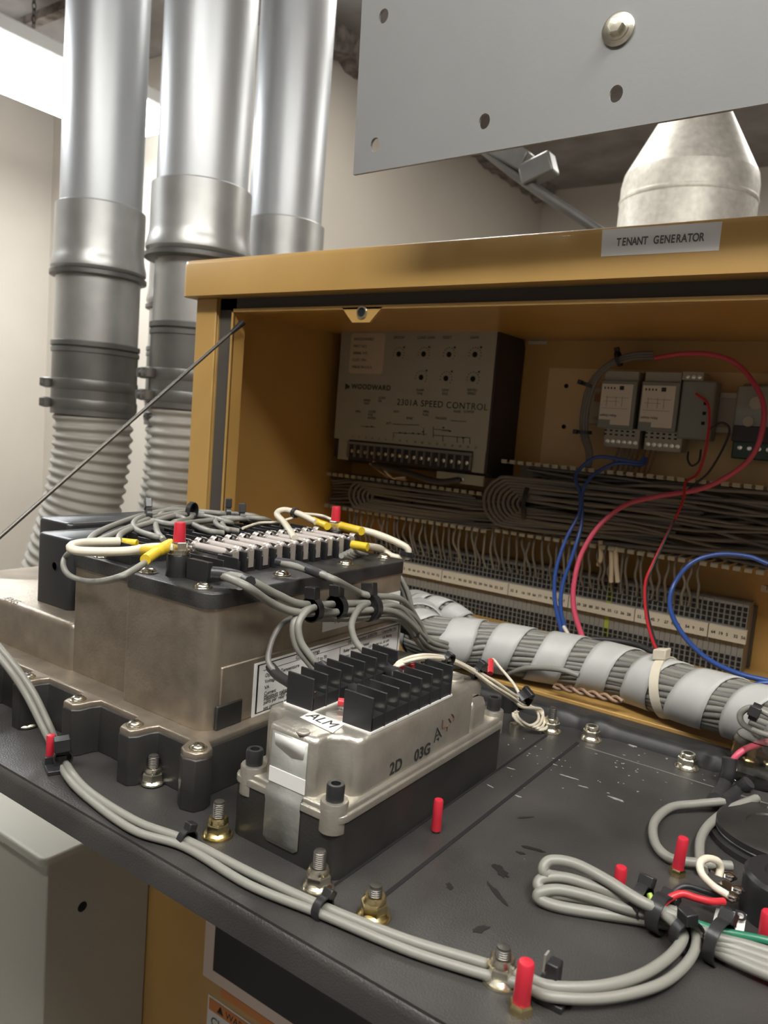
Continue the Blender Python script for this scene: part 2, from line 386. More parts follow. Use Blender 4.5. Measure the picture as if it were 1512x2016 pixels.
# ================================================================== yellow cabinet
cab = thing('generator_control_cabinet', (.2, .15, -.55), 'open yellow steel control cabinet labelled tenant generator', 'cabinet')
XL, XR = -.3035, .80
MB().prism(rrect(-.3148, XR+.012, -.02, .375, .012), .3887, .4339, ch=.006).build('top_cover', M_YEL, cab, ang=50)
MB().box(XL, XL+.003, .0, .36, -.0195, .3887).build('side_panel', M_YEL, cab)
MB().box(XR-.003, XR, .0, .36, -.0195, .3887).build('side_panel', M_YEL, cab)
# front flange of the left post, folded back at the outer corner
b = MB().box(XL, -.2665, -.0015, .0025, -.02, .3887).box(-.2690, -.2665, .0025, .014, -.02, .3887); b.build('corner_post', M_YEL, cab, bevel=.0012)
b = MB().box(-.2665, XR, .006, .012, .3745, .3887).box(-.2665, -.2375, .006, .012, -.02, .3887); b.build('gasket', M_GAS, cab)
b = MB().box(-.2375, XR, -.002, .0015, .3705, .3745).box(-.2375, -.2350, -.002, .0015, -.01, .3745)
b.box(-.2375, -.2350, .0, .02, -.01, .3745).box(-.2375, XR, .0, .02, .372, .3745)
tc_ = oy(714, 612, 0)
b.prism([(tc_.x-.028, 0), (tc_.x-.012, -.0165), (tc_.x+.012, -.0165), (tc_.x+.028, 0)], 0, 1)
# turn the tab prism into the XZ plane
tabv = b.v[-8:]
for v in tabv: x, y, z = v; v.x, v.y, v.z = x, (-.002 if z < .5 else .0015), .3725+y
lipo = b.build('inner_lip', M_YEL, cab)
MB().lathe([(.0046, 0), (.0072, 0), (.0072, .0012), (.0066, .0018), (.005, .0018), (.0046, 0)], oy(713, 615, -.002), -Y, 28).build('threaded_insert', M_ZINC, cab)
MB().cyl(oy(713, 615, -.002), -Y, .0048, .0004, 24).build('insert_hole', M_HOLE, cab)
# inside
MB().box(-.300, -.2985, .012, .352, -.045, .385).build('inner_wall', M_YEL, cab)
b = MB().box(-.300, XR-.003, .352, .356, -.05, .388); b.build('back_panel', M_YEL, cab)
b = MB().box(-.300, XR-.003, .048, .352, -.05, -.045).box(-.300, XR-.003, .045, .048, -.05, -.002).build('inner_floor', M_YEL, cab)
b = MB().box(XL, XR, 0, .048, -.004, 0).box(XL, XR, 0, .003, -.02, -.004); b.build('sill', M_YEL, cab, bevel=.0008)
MB().box(-.300, XR-.003, .02, .352, .384, .3887).build('inner_roof', M_YEL, cab)
# paler square where the paint of the back panel was masked, with its screw holes
b = MB().box(.0405, .345, .3512, .352, .2, .3455); b.build('unpainted_patch', mat('tan_patch', (.68, .48, .24), .6, noise=.08, nscale=12), cab)
for p in ((1194, 665), (1395, 663), (1115, 760), (1110, 840)):
    c = oy(*p, .3512); MB().lathe([(.0032, 0), (.0032, .0006)], c, -Y, 16).build('panel_hole', M_HOLE, cab)
# lower body of the cabinet
MB().box(-.36, XR, .0, .5, -1.25, -.02).build('lower_body', M_YEL, cab, bevel=.003)
# stickers on the lower body
stf = [oy(415, 1812, -.0005), oy(400, 1918, -.0005)]
def decal(poly, y, m, name, par=cab, th=.0006):
    b = MB(); n = len(poly); b.add([(p.x, y, p.z) for p in poly]+[(p.x, y-th, p.z) for p in poly], [tuple(range(n)), tuple(range(2*n-1, n-1, -1))]+[(i, (i+1) % n, n+(i+1) % n, n+i) for i in range(n)])
    return b.build(name, m, par)
a = oy(413, 1790, 0); c = oy(400, 1919, 0)
x0, z0 = c.x, c.z; 
decal([V((x0, 0, z0)), V((x0+.42, 0, z0)), V((x0+.42, 0, z0+.2)), V((x0, 0, z0+.2))], 0, mat('cream_decal_border', (.70, .58, .50), .5), 'decal_border')
decal([V((x0+.019, 0, z0+.017)), V((x0+.4, 0, z0+.017)), V((x0+.4, 0, z0+.19)), V((x0+.019, 0, z0+.19))], -.0006, M_INK, 'decal_panel')
a = oy(411, 1953, 0); wz = z0-.0215
decal([V((a.x, 0, wz)), V((a.x, 0, wz-.12)), V((a.x+.16, 0, wz-.12)), V((a.x+.16, 0, wz))], 0, M_WHT, 'warning_label')
decal([V((a.x+.003, 0, wz-.003)), V((a.x+.003, 0, wz-.020)), V((a.x+.157, 0, wz-.020)), V((a.x+.157, 0, wz-.003))], -.0006, M_ORG, 'warning_band')
text('WARNING', (a.x+.035, -.0012, wz-.0165), X, Z, .014, cab, M_INK, lift=.0002)
b = MB(); p = V((a.x+.025, -.0014, wz-.0165)); b.add([p+X*-.006, p+X*.006, p+Z*.011], [(0, 1, 2)]); b.build('warning_symbol', M_INK, cab, solid=.0002)
text('Cl', (a.x+.008, -.0008, wz-.040), X, Z, .018, cab, M_INK, lift=.0002)
a2 = oy(436, 1950, 0)
decal([V((a2.x, 0, z0-.001)), V((a2.x, 0, z0-.012)), V((a2.x+.12, 0, z0-.012)), V((a2.x+.12, 0, z0-.001))], 0, M_ORG, 'decal_strip')
# name label on the top cover
u0, u1, u2, u3 = oy(1186, 452, -.0203), oy(1422, 436, -.0203), oy(1415, 493, -.0203), oy(1183, 505, -.0203)
b = MB(); b.add([u3, u2, u1, u0]+[q+Y*.0006 for q in (u3, u2, u1, u0)], [(0, 1, 2, 3), (7, 6, 5, 4), (0, 4, 5, 1), (1, 5, 6, 2), (2, 6, 7, 3), (3, 7, 4, 0)]); lb = b.build('name_label', M_WHT, cab)
ux = (u2-u3).normalized(); uz = (u0-u3).normalized(); Wd = (u2-u3).length; Hh = (u0-u3).length
s_ = 'TENANT GENERATOR'
for i, ch in enumerate(s_):
    if ch != ' ': text(ch, u3+ux*(Wd*(.155+.725*i/15.5))+uz*Hh*.36, ux, uz, Hh*.40, lb, mat('ink', (.12, .11, .11), .6) if i == 0 else bpy.data.materials['ink'], lift=.0002, align='CENTER', bold=.00025, wx=.72)

# label on back panel, cable box label
a = oy(1042, 656, .3515); b_ = oy(1076, 678, .3515)
decal([a, V((b_.x, 0, a.z)), V((b_.x, 0, b_.z)), V((a.x, 0, b_.z))], .352, M_OFF, 'panel_label')
text('GROUND', (a.x+.002, .3512, b_.z+.0045), X, Z, .0058, cab, M_INK)
a = oy(1499, 1152, .3515); b_ = oy(1540, 1172, .3515)
decal([a, V((b_.x, 0, a.z)), V((b_.x, 0, b_.z)), V((a.x, 0, b_.z))], .352, M_OFF, 'panel_label')
text('TB', (a.x+.004, .3512, b_.z+.003), X, Z, .009, cab, M_INK)

# ================================================================== drop-down door
door = thing('cabinet_door', (.2, -.2, 0), 'black cabinet door folded down flat, carrying the modules', 'door')
DX0, DX1 = -.30, .80
MB().prism(rrect(DX0, DX1, -.4275, -.055, .004), -.004, 0).build('panel', M_BLK, door)
b = MB(); prof = [(-.4225, 0), (-.4265, -.0008), (-.4290, -.0030), (-.4298, -.006), (-.4300, -.0175), (-.4270, -.0180), (-.4270, -.004), (-.4225, -.004)]
vs = [(x, y, z) for x in (DX0, DX1) for y, z in prof]; n = len(prof)
b.add(vs, [(i, (i+1) % n, n+(i+1) % n, n+i) for i in range(n)]+[tuple(range(n)), tuple(range(2*n-1, n-1, -1))]).build('folded_edge', M_BLK, door, ang=60)
# rear fold with scalloped rubber seal
b = MB(); seg = 200; vs = []; bumps = [oz(1112, 1390, .013).x, oz(1190, 1403, .013).x, oz(1395, 1478, .013).x, .48, .60, .1]
for i in range(seg+1):
    x = DX0+(DX1-DX0)*i/seg
    h = .010+sum(.0035*math.exp(-((x-q)/.011)**4) for q in bumps); w = sum(.005*math.exp(-((x-q)/.011)**4) for q in bumps)
    vs += [(x, -.066-w, 0), (x, -.064-w, h*.8), (x, -.060-w*.8, h), (x, -.052, h), (x, -.0485, h*.75), (x, -.048, 0)]
fs = [(i*6+k, i*6+(k+1) % 6, (i+1)*6+(k+1) % 6, (i+1)*6+k) for i in range(seg) for k in range(6)]
b.add(vs, fs+[tuple(range(6)), tuple(seg*6+k for k in (5, 4, 3, 2, 1, 0))]).build('rubber_seal', M_SEAL, door, ang=50)
MB().box(DX0, DX1, -.055, -.004, -.006, -.002).build('hinge_leaf', M_BLK, door)
for x_, y0_, y1_, w_ in ((.2672, -.41, -.10, .0009), (.2925, -.40, -.095, .0013)):
    MB().box(x_-w_, x_+w_, y0_, y1_, 0, .00035).build('seam_line', M_HOLE, door)
MB().box(.30, .75, -.0995, -.0985, 0, .0003).build('seam_line', M_GRY2, door)
# black rubbed marks and pale scuffs on the panel
def blob(px, py, sx, sy, ang, m, seed, nm='smear', z=.0003):
    r = random.Random(seed); c = oz(px, py, 0); n = 18; ps = []
    for i in range(n):
        a = 2*PI*i/n; k = r.uniform(.6, 1.1); p = V((math.cos(a)*sx*k, math.sin(a)*sy*k, 0)); p.rotate(Matrix.Rotation(ang, 3, 'Z')); ps.append(c+p)
    b = MB(); b.add([(p.x, p.y, 0) for p in ps]+[(p.x, p.y, z) for p in ps], [tuple(range(n, 2*n))]+[(i, (i+1) % n, n+(i+1) % n, n+i) for i in range(n)]); return b.build(nm, m, door)
M_TAR = mat('tar_mark', (.012, .011, .011), .5)
M_SCF = mat('pale_scuff', (.26, .25, .23), .6)
for px, py, sx, sy, an, sd in ((985, 1715, .0035, .0085, 1.0, 1), (978, 1760, .0018, .012, .95, 2), (885, 1745, .002, .004, .8, 3), (1050, 1672, .008, .0022, .35, 4), (1025, 1680, .003, .0015, .1, 5), (1035, 1610, .006, .001, .9, 6), (945, 1830, .006, .0028, 1.2, 7)):
    blob(px, py, sx, sy, an, M_TAR, sd)
for px, py, sx, sy, an, sd in ((1212, 1573, .006, .0015, 0, 11), (1120, 1530, .008, .001, .1, 12), (1020, 1568, .003, .001, 0, 13), (1148, 1549, .004, .0008, .2, 14), (965, 1548, .003, .0008, -.2, 15), (1005, 1513, .004, .0006, .2, 16), (1245, 1468, .004, .003, 0, 17), (1310, 1472, .006, .0025, .3, 18), (1190, 1447, .003, .002, 0, 19), (1090, 1505, .003, .0006, 0, 20)):
    blob(px, py, sx, sy, an, M_SCF, sd, 'scuff')
for k in range(70):
    r = random.Random(100+k); px = r.uniform(1000, 1440); py = 1450+ (px-1000)*.12 + abs(r.gauss(0, 38)); blob(px, py, r.uniform(.0004, .0013), r.uniform(.0003, .0008), r.uniform(0, 3), M_SCF, 200+k, 'dust_speck', .0002)

# ------------------------------------------------------------------ studs with nuts, red caps
def stud(p, label, h=.021, washer=True, mN=M_ZINC, closed=False, s=1., group=None):
    t = thing('flange_nut_stud', p, label, 'nut', group); p = V(p)
    if not closed:
        pr = [(.0034*s, .0)]
        for k in range(int(h/.0011)): z = k*.0011; pr += [(.0035*s, z), (.0028*s, z+.00055)]
        pr += [(.0030*s, h-.0003), (.001, h)]
        MB().lathe(pr, p, Z, 16).build('threaded_stud', M_STL, t, ang=80)
    if washer: MB().lathe([(.0090*s, 0), (.0091*s, .0006), (.0088*s, .0012), (.004, .0013)], p, Z, 28).build('washer', mN, t)
    MB().lathe([(.0078*s, .001), (.0079*s, .0022), (.0066*s, .0036)], p, Z, 28).lathe([(.0066*s, .0018), (.0070*s, .003), (.0070*s, .0078), (.0062*s, .0090)], p, Z, 6, .3).build('hex_nut', mN, t, ang=25)
    MB().lathe([(.0060*s, .0086), (.0058*s, .0108), (.0050*s, .0120), (.0036*s, .0120), (.0035*s, .0095)], p, Z, 24).build('nut_collar', mN, t)
    if closed: MB().cyl(p+Z*.0094, Z, .0036*s, .0003, 18).build('hole', M_HOLE, t)
    return t
stud(oz(300, 1543, 0), 'nut and stud on door in front of the large module', .020, washer=False)
stud(oz(428, 1645, 0), 'nut on stud with wide washer just left of the alarm module corner', .0215, mN=M_YZN)
stud(oz(625, 1747, 0), 'nut and stud directly below the near right corner of alarm module', .021, mN=M_ZINC)
stud(oz(735, 1805, 0), 'brightest yellowish nut and stud at the front, right of the alarm module', .0175, mN=M_YZN)
stud((-.0294, -.3825, 0), 'nut half hidden by grey cable, beside the large module left of frame', .018, washer=False)
stud((.2660, -.0885, 0), 'nut and tall stud by the seal behind the alarm module', .021)
stud((.2980, -.0800, 0), 'short closed nut on door left one of two by the rear seal', closed=True, s=1.)
stud((.3745, -.0780, 0), 'short closed nut on door right one of two by the rear seal', closed=True, s=1.05)
stud(oz(985, 1930, 0), 'silver nut partly hidden by grey cable at front edge near red cap', .017, mN=M_ZINC)
def redcap(p, label, h=.0215, r=.0031, tilt=(0, 0), base=None, z0=.0015):
    t = thing('red_capped_stud', p, label, 'cap'); p = V(p); ax = V((tilt[0], tilt[1], 1)).normalized()
    MB().lathe([(r, z0), (r*1.02, z0+.001), (r*.97, h*.5), (r*.97, h-.0012), (r*.8, h-.0003), (r*.3, h)], p, ax, 20).build('vinyl_cap', M_RED, t)
    MB().cyl(p, ax, r*.75, z0+.001, 14).build('stud_foot', M_STL, t)
    if base: MB().lathe([(r*1.45, 0), (r*1.45, .0035), (r*1.2, .0045)], p, ax, 6).build('hex_base', base, t)
    return t
redcap(oz(858, 1638, 0), 'red capped stud standing alone right of the alarm module')
redcap(oz(1024, 1990, 0), 'large red capped stud at bottom front edge with brass foot', .0235, .0038, (.02, 0), M_YZN)
redcap(oz(99, 1503, 0), 'red capped stud beside cable tie at far left of door', .0205, .0031)
redcap(oz(1332, 1722, 0), 'red capped stud with yellow foot beside white looped wire', .0235, .0033, (.05, .0), M_YZN)
redcap(oz(1216, 1768, 0), 'red cap tip showing behind the coiled grey cables', .0185, .0033)
redcap(oz(1503, 1870, 0), 'red capped stud cut off by the right frame edge', .021, .0036)

# ================================================================== large generator module
gsc = thing('generator_set_module', (.0, -.24, 0), 'large two-tier cast metal module with black terminal lid', 'module')
SXS = [-.0945, -.0316, .0319, .0947]
def flange_outline(ins=0.):
    o = [(-.24, -.10), (-.24, -.372+ins)]
    for sx in SXS: o += [(sx-.0115+ins, -.372+ins), (sx-.0095+ins, -.377), (sx-.0085+ins, -.386+ins), (sx-.005, -.3905+ins), (sx+.005, -.3905+ins), (sx+.0085-ins, -.386+ins), (sx+.0095-ins, -.377), (sx+.0115-ins, -.372+ins)]
    o += [(.136, -.372+ins), (.1405, -.383+ins), (.147, -.3865+ins), (.156-ins, -.384+ins), (.1585-ins, -.377), (.1565-ins, -.370), (.147-ins, -.364), (.147-ins, -.25), (.153-ins, -.245), (.153-ins, -.232), (.147-ins, -.227), (.147-ins, -.135), (.1545-ins, -.13), (.153-ins, -.118), (.145, -.116), (.14, -.10)]
    return o
MB().prism(flange_outline(), 0, .0335, ch=.001).build('base_tray', M_BASE, gsc, bevel=.0006)
MB().prism(flange_outline(.0008), .0335, .0375, ch=.0012).build('flange', M_CAST, gsc, ang=50)
def gsc_body(g=0.):
    return [(-.0238-g, -.350-g), (.0465, -.350-g), (.0495, -.352-g), (.0505, -.358-g), (.054, -.360-g)]+[( .136+g-.012+ (.012)*math.cos(t), -.360-g+.012+.012*math.sin(t)) for t in [(-PI/2)+PI/2*i/5 for i in range(6)]]+[(.136+g, -.140), (.130+g, -.133+g), (-.0238-g, -.133+g)]
MB().prism(gsc_body(), .037, .121).box(.1355, .1372, -.3480, -.1400, .0375, .0795).build('upper_housing', M_CAST, gsc, ang=35, bevel=.0011)
MB().prism(rrect(-.235, -.020, -.352, -.13, .008), .037, .0745, ch=.0045).build('lower_housing', M_CAST, gsc, ang=50)
MB().prism(gsc_body(.0012), .1195, .1300, ch=.0012).build('terminal_lid', M_LIDB, gsc, ang=50)
MB().box(.1360, .1385, -.3515, -.3280, .0375, .0540).build('dark_pocket', M_BASE, gsc, bevel=.001)
# connector block on the lower tier
MB().prism(rrect(-.108, -.058, -.332, -.14, .006), .074, .1335, ch=.003).build('connector_block', M_BLK2, gsc, ang=50)
MB().prism(rrect(-.160, -.112, -.30, -.14, .006), .074, .1375, ch=.003).build('connector_block', M_BLK2, gsc, ang=50)
MB().lathe([(.0042, 0), (.0042, .0005), (.0034, .0005), (.0034, 0)], oy(108, 1115, -.332), -Y, 20).build('moulded_mark', M_INK, gsc)
text('ENG', oz(4, 1178, .0746), X, Y, .010, gsc, M_GRY2)
def screw(p, par, r=.0045, h=.0025, m=M_ZINC, washer=.0055, ax=Z):
    b = MB().lathe([(washer, 0), (washer, .0007), (r, .0009), (r*.96, h*.6), (r*.6, h), (r*.2, h*1.05)], p, ax, 24)
    o = b.build('screw', m, par, ang=50)
    a = V(ax); 
    MB().fbox(V(p)+a*h, (r*.5, 0, 0) if abs(a.z) > .5 else (r*.5, 0, 0), (0, r*.12, 0) if abs(a.z) > .5 else (0, 0, r*.12), a*.0003).fbox(V(p)+a*h, (r*.12, 0, 0), (0, r*.5, 0) if abs(a.z) > .5 else (0, 0, r*.5), a*.0003).build('cross_slot', M_STL, o)
    return o
for p in ((-.0020, -.343), (.0610, -.350), (.1190, -.3520), (.1190, -.2755), (.1190, -.1986), (.118, -.142)): screw((*p, .13), gsc, .0052, .0034, M_ZINC, .0066)
for p in [(sx, -.382) for sx in SXS]+[(.1500, -.377), (.149, -.239), (.148, -.124)]: screw((*p, .0375), gsc, .0048, .0030, M_ZINC, .0058)
# terminal studs with red caps on the lid
def lidstud(p, par):
    p = V(p); o = MB().lathe([(.0085, 0), (.0082, .004), (.0082, .0145), (.0075, .0155), (.004, .0155)], p, Z, 12).build('stud_boss', M_BLK2, par)
    for k, (r, h0, h1) in enumerate(((.0078, .0155, .0166), (.0070, .0166, .0177), (.0078, .0177, .0188))): MB().lathe([(r, h0), (r, h1)], p, Z, 28).build('washer', M_ZINC, o)
    MB().lathe([(.0063, .0188), (.0063, .0232), (.0056, .0240)], p, Z, 6, .2).build('hex_nut', M_ZINC, o)
    MB().lathe([(.0042, .0235), (.0043, .026), (.0040, .036), (.0034, .0375), (.0008, .0378)], p, Z, 18).build('vinyl_cap', M_RED, o)
    return o
lidstud((.0800, -.3400, .13), gsc); lidstud((.0560, -.1360, .130), gsc)
def divider(par, x0, x1, y, z0, z1, m=M_BLK2, th=.0014):
    return MB().box(x0, x1, y-th/2, y+th/2, z0, z1).build('divider', m, par, bevel=.0004)
# short front strip
ts = MB().box(.091, .1105, -.341, -.312, .13, .1355).build('terminal_strip', M_BLK2, gsc)
for y in (-.3405, -.3265, -.3125): divider(ts, .090, .1110, y, .13, .1445)
MB().box(.0905, .1105, -.3398, -.336, .1355, .1440).build('end_wall', M_BLK2, ts)
# fuse row
M_GLS = mat('fuse_glass', (.50, .45, .42), .12, coat=.6)
def flared(xa, y, w):
    b = MB(); pr = [(y-.0058, .1490), (y-.0030, .1472), (y-.0040, .1440), (y-.003, .1400), (y+.003, .1400), (y+.0040, .1440), (y+.0030, .1472), (y+.0058, .1490)]
    for i in range(len(pr)-1):
        (ya, za), (yb, zb) = pr[i], pr[i+1]
        b.add([(xa, ya, za), (xa+w, ya, za), (xa+w, yb, zb), (xa, yb, zb)], [(0, 1, 2, 3)])
    return b
for k in range(10):
    y = -.3010+k*.0155
    f = MB().box(.046, .0960, y-.0056, y+.0056, .13, .1385).build('fuse_block', M_BLK2, gsc, bevel=.0004)
    MB().box(.090, .0985, y-.0074, y-.0060, .13, .1450).build('divider', M_BLK2, f, bevel=.0003)
    MB().tube([(.050, y, .1440), (.094, y, .1440)], .0029, 14).build('glass_tube', M_GLS, f)
    for xa, xb in ((.0490, .0555), (.0885, .0950)): MB().tube([(xa, y, .1440), (xb, y, .1440)], .0032, 14).build('end_cap', M_CLIP, f)
    for xa in (.0480, .0895): flared(xa, y, .0055).build('clip', M_CLIP, f, solid=.0004)
    MB().box(.0962, .0968, y-.0026, y+.0026, .1330, .1460).build('terminal_tab', M_CLIP, f)
# rear barrier strip
ts = MB().box(.008, .032, -.345, -.140, .13, .1355).build('terminal_strip', M_BLK2, gsc)
for k in range(16): divider(ts, .006, .034, -.344+k*.0135, .13, .1450)
for k in range(15): MB().lathe([(.0036, 0), (.0036, .0012), (.001, .0018)], (.020, -.337+k*.0135, .1355), Z, 12).build('terminal_screw', M_ZINC, ts)
ts = MB().box(-.030, -.010, -.33, -.140, .13, .1345).build('terminal_strip', M_BLK2, gsc)
for k in range(15): divider(ts, -.031, -.009, -.329+k*.0135, .13, .1430)
# labels on the right-hand face of the module
GX = .1362
def xlabel(par, quad, m, name, th=.0004):
    b = MB(); n = len(quad); q2 = [q+X*th for q in quad]
    b.add(quad+q2, [tuple(range(n)), tuple(range(2*n-1, n-1, -1))]+[(i, (i+1) % n, n+(i+1) % n, n+i) for i in range(n)]); return b.build(name, m, par)
qy0, qy1 = -.3180, -.1365
def xr(y0, y1, z0, z1, x=None):
    x = GX if x is None else x
    return [V((x, y0, z0)), V((x, y1, z0)), V((x, y1, z1)), V((x, y0, z1))]
GX = .1373
rl = xlabel(gsc, xr(qy0, qy1, .0372, .0758), M_WHT, 'rating_label')
for q in (xr(qy0+.003, qy1-.003, .0738, .0744, GX+.0004), xr(qy0+.003, qy1-.003, .0392, .0397, GX+.0004), xr(qy0+.003, qy0+.0045, .0392, .0744, GX+.0004), xr(qy1-.0036, qy1-.003, .0392, .0744, GX+.0004), xr(qy0+.009, qy1-.007, .0692, .0694, GX+.0004), xr(-.2225, -.2222, .043, .0692, GX+.0004)):
    xlabel(rl, q, M_INK, 'printed_line', .0002)
def xt(s, y, z, sz, par=rl, **k): text(s, (GX+.0004, y, z), Y, Z, sz, par, M_INK, **k)
xt('GSC UL Ratings', -.2755, .0702, .0042); xt('UL File Number: E202770', -.2130, .0702, .0038); xt('Caterpillar Inc.', -.1660, .0702, .0038)
for i, s in enumerate(('Operating Temperature', 'Voltage', 'VA', 'Current', 'Maximum relay load')): xt(s, -.3070, .0640-i*.0044, .0037)
for i, s in enumerate(('Maximum voltage with fuse or', 'parts per relay module ratings,', 'see operation manual')): xt(s, -.3070, .0500-i*.004-.0018, .0037)
for i, s in enumerate(('40 to 70', '24 Vdc', '10 VA', '2 A')): xt(s, -.2520, .0640-i*.0044, .0037)
xt('Relay Module Terminal', -.2180, .0640, .0037); xt('UL Rating', -.1640, .0652, .0034)
for i in range(6): xt('RM%d' % (i+1), -.2150, .0590-i*.0036, .0031); xt('1/%d HP, 480 VA, 60 UPS' % (i+2), -.1840, .0610-i*.0036, .0031)
GX = .1361
fl = xlabel(gsc, xr(-.2450, -.1400, .0850, .1035), M_WHT, 'fuse_label')
xt('FUSE: 3A, 250V, 16A UL,', -.2310, .0895, .0068, fl, sp=.95); 

# ================================================================== alarm module
alm = thing('alarm_module', (.226, -.28, 0), 'small cast metal module marked ALM with two black terminal strips', 'module')
AX0, AX1, AY0, AY1 = .1870, .2665, -.3830, -.1850
MB().prism(rrect(AX0, AX1, AY0, AY1, .008), 0, .0345).build('base_tray', M_BASE, alm, ang=50)
MB().prism(rrect(AX0-.0008, AX1+.0008, AY0-.0008, AY1+.0008, .0085), .0325, .0365, ch=.0008).prism(rrect(AX0+.001, AX1-.001, AY0+.001, AY1-.001, .008), .0365, .0395, ch=.0015).build('flange', M_CAST2, alm, ang=50)
x0, x1, y0, y1 = AX0+.004, AX1-.004, AY0+.0025, AY1+.004
c = .0165
def notch(cx, cy, a0, a1, r, n=5): return [(cx+r*math.cos(a0+(a1-a0)*i/n), cy+r*math.sin(a0+(a1-a0)*i/n)) for i in range(n+1)]
body = [(x0+c+.006, y0)]+[(x1-c-.006, y0), (x1-c-.002, y0+.002)]+notch(x1-c*.42, y0+c*.42, PI*1.08, PI*.42, .0105)+[(x1-.002, y0+c+.002), (x1, y0+c+.006), (x1, y1-c-.006), (x1-.002, y1-c-.002)]+notch(x1-c*.42, y1-c*.42, PI*1.58, PI*.92, .0105)+[(x1-c-.002, y1-.002), (x1-c-.006, y1), (x0+c+.006, y1), (x0+c+.002, y1-.002)]+notch(x0+c*.42, y1-c*.42, PI*.08, -PI*.58, .0105)+[(x0+.002, y1-c-.002), (x0, y1-c-.006), (x0, y0+c+.006), (x0+.002, y0+c+.002)]+notch(x0+c*.42, y0+c*.42, PI*.58, -PI*.08, .0105)+[(x0+c+.002, y0+.002)]
Y1B = y1-.030
body = [(px_, min(py_, Y1B)) if py_ < y1-.06 else (px_, py_-.030) for px_, py_ in body]
MB().prism(body, .038, .0730, ch=.0038).prism(rrect(x0+c+.002, x1-c-.002, Y1B-.012, y1, .004), .038, .0620, ch=.004).prism(rrect(x0+.001, x1-.001, Y1B-.018, Y1B+.004, .004), .038, .0600, ch=.006).build('housing', M_CAST2, alm, ang=45)
for cx, cy in ((x0+.0062, y0+.0042), (x1-.0042, y0+.0035), (x1-.0055, y1-.0055), (x0+.0062, y1-.0055)):
    p = V((cx, cy, .038))
    b = MB().lathe([(.0078, -.012), (.0078, .004), (.0074, .0048), (.004, .0048)], p, Z, 20).build('corner_post', M_CAST2, alm)
    s = MB().lathe([(.0050, .0048), (.0051, .0128), (.0046, .0140), (.0028, .0140), (.0028, .0105), (.0005, .0105)], p, Z, 24).build('socket_screw', M_BLK2, alm)
def bstrip(xa, xb, ya, n, pitch, zb=.073):
    s = MB().box(xa, xb, ya, ya+(n-1)*pitch, zb, zb+.0085).build('terminal_strip', M_BLK2, alm)
    MB().box(xa-.001, xb+.0008, ya-.0016, ya+(n-1)*pitch+.002, zb-.0005, zb+.0008).build('marker_card', M_WHT, s)
    MB().box(xa, xb, ya-.0006, ya+.0010, zb, zb+.0205).build('end_wall', M_BLK2, s, bevel=.0004)
    for k in range(1, n): divider(s, xa-.0005, xb+.0005, ya+k*pitch, zb, zb+.0205, th=.0015)
    for k in range(n-1): MB().lathe([(.0036, .0085), (.0036, .0100), (.002, .0108)], ((xa+xb)/2+.003, ya+(k+.5)*pitch, zb), Z, 14).build('terminal_screw', M_ZINC, s)
    return s
bstrip(.2400, .2605, -.3505, 8, .0126); bstrip(.1970, .2175, -.3510, 8, .0126)
al = MB().add([oz(590, 1412, .0734), oz(655, 1443, .0734), oz(680, 1424, .0734), oz(614, 1400, .0734)]+[oz(590, 1412, .0730), oz(655, 1443, .0730), oz(680, 1424, .0730), oz(614, 1400, .0730)], [(0, 1, 2, 3), (7, 6, 5, 4), (0, 4, 5, 1), (1, 5, 6, 2), (2, 6, 7, 3), (3, 7, 4, 0)]).build('name_label', M_WHT, alm)
d_ = (oz(655, 1443, .0734)-oz(590, 1412, .0734)).normalized()
text('ALM', oz(599, 1411, .0734)+V((-.0005, .0012, 0)), d_, V((-d_.y, d_.x, 0)), .0115, al, M_INK, lift=.0001)
# foil tape over the front face
b = MB(); TP = [(AY0+.0085, .0733), (AY0+.0050, .0731), (y0-.0004, .0700), (y0-.0005, .0450), (y0-.0005, .0400), (AY0-.0011, .0365), (AY0-.0011, .0320), (AY0-.0005, .030), (AY0-.0006, .0085), (AY0-.0006, .0062)]
TP = TP[2:]
vs = []
for i, (y, z) in enumerate(TP):
    e = .003 if i == len(TP)-1 else 0
    for xx in (.2142+e, .2402-e): vs.append((xx, y, z))
b.add(vs, [(2*i, 2*i+1, 2*i+3, 2*i+2) for i in range(len(TP)-1)]); b.build('foil_tape', M_FOIL, alm, solid=.0003)
MB().add([(.216, y0-.0008, .0690), (.239, y0-.0008, .0690), (.238, y0-.0008, .0600), (.230, y0-.0008, .0585), (.217, y0-.0008, .0625)], [(0, 1, 2, 3, 4)]).build('torn_paper', M_WHT, alm, solid=.0002, label='torn white paper remnant')
MB().lathe([(.0085, -.003), (.0085, .002), (.0070, .0026), (.0070, .0046), (.0058, .0050), (.0054, .0042)], oz(889, 1340, .0730)+V((0, 0, 0)), Z, 28).build('collar_boss', M_CAST2, alm)
MB().lathe([(.004, 0), (.0038, .0007), (.003, .0008)], oz(597, 1442, .0730), Z, 20).build('cast_boss', M_CAST2, alm)
for s, px, py, sz in (('2D', 766, 1527, .0105), ('03G', 815, 1500, .0105)): text(s, ox(px, py, x1+.0002), Y, Z, sz, alm, M_INK, 'stamped_text', lift=.0001, sp=1.05, bold=.00025)
MB().box(.2140, .2404, y0-.0012, y0-.0005, .0405, .0490).build('paper_band', M_WHT, alm, label='whitish band across the foil tape')
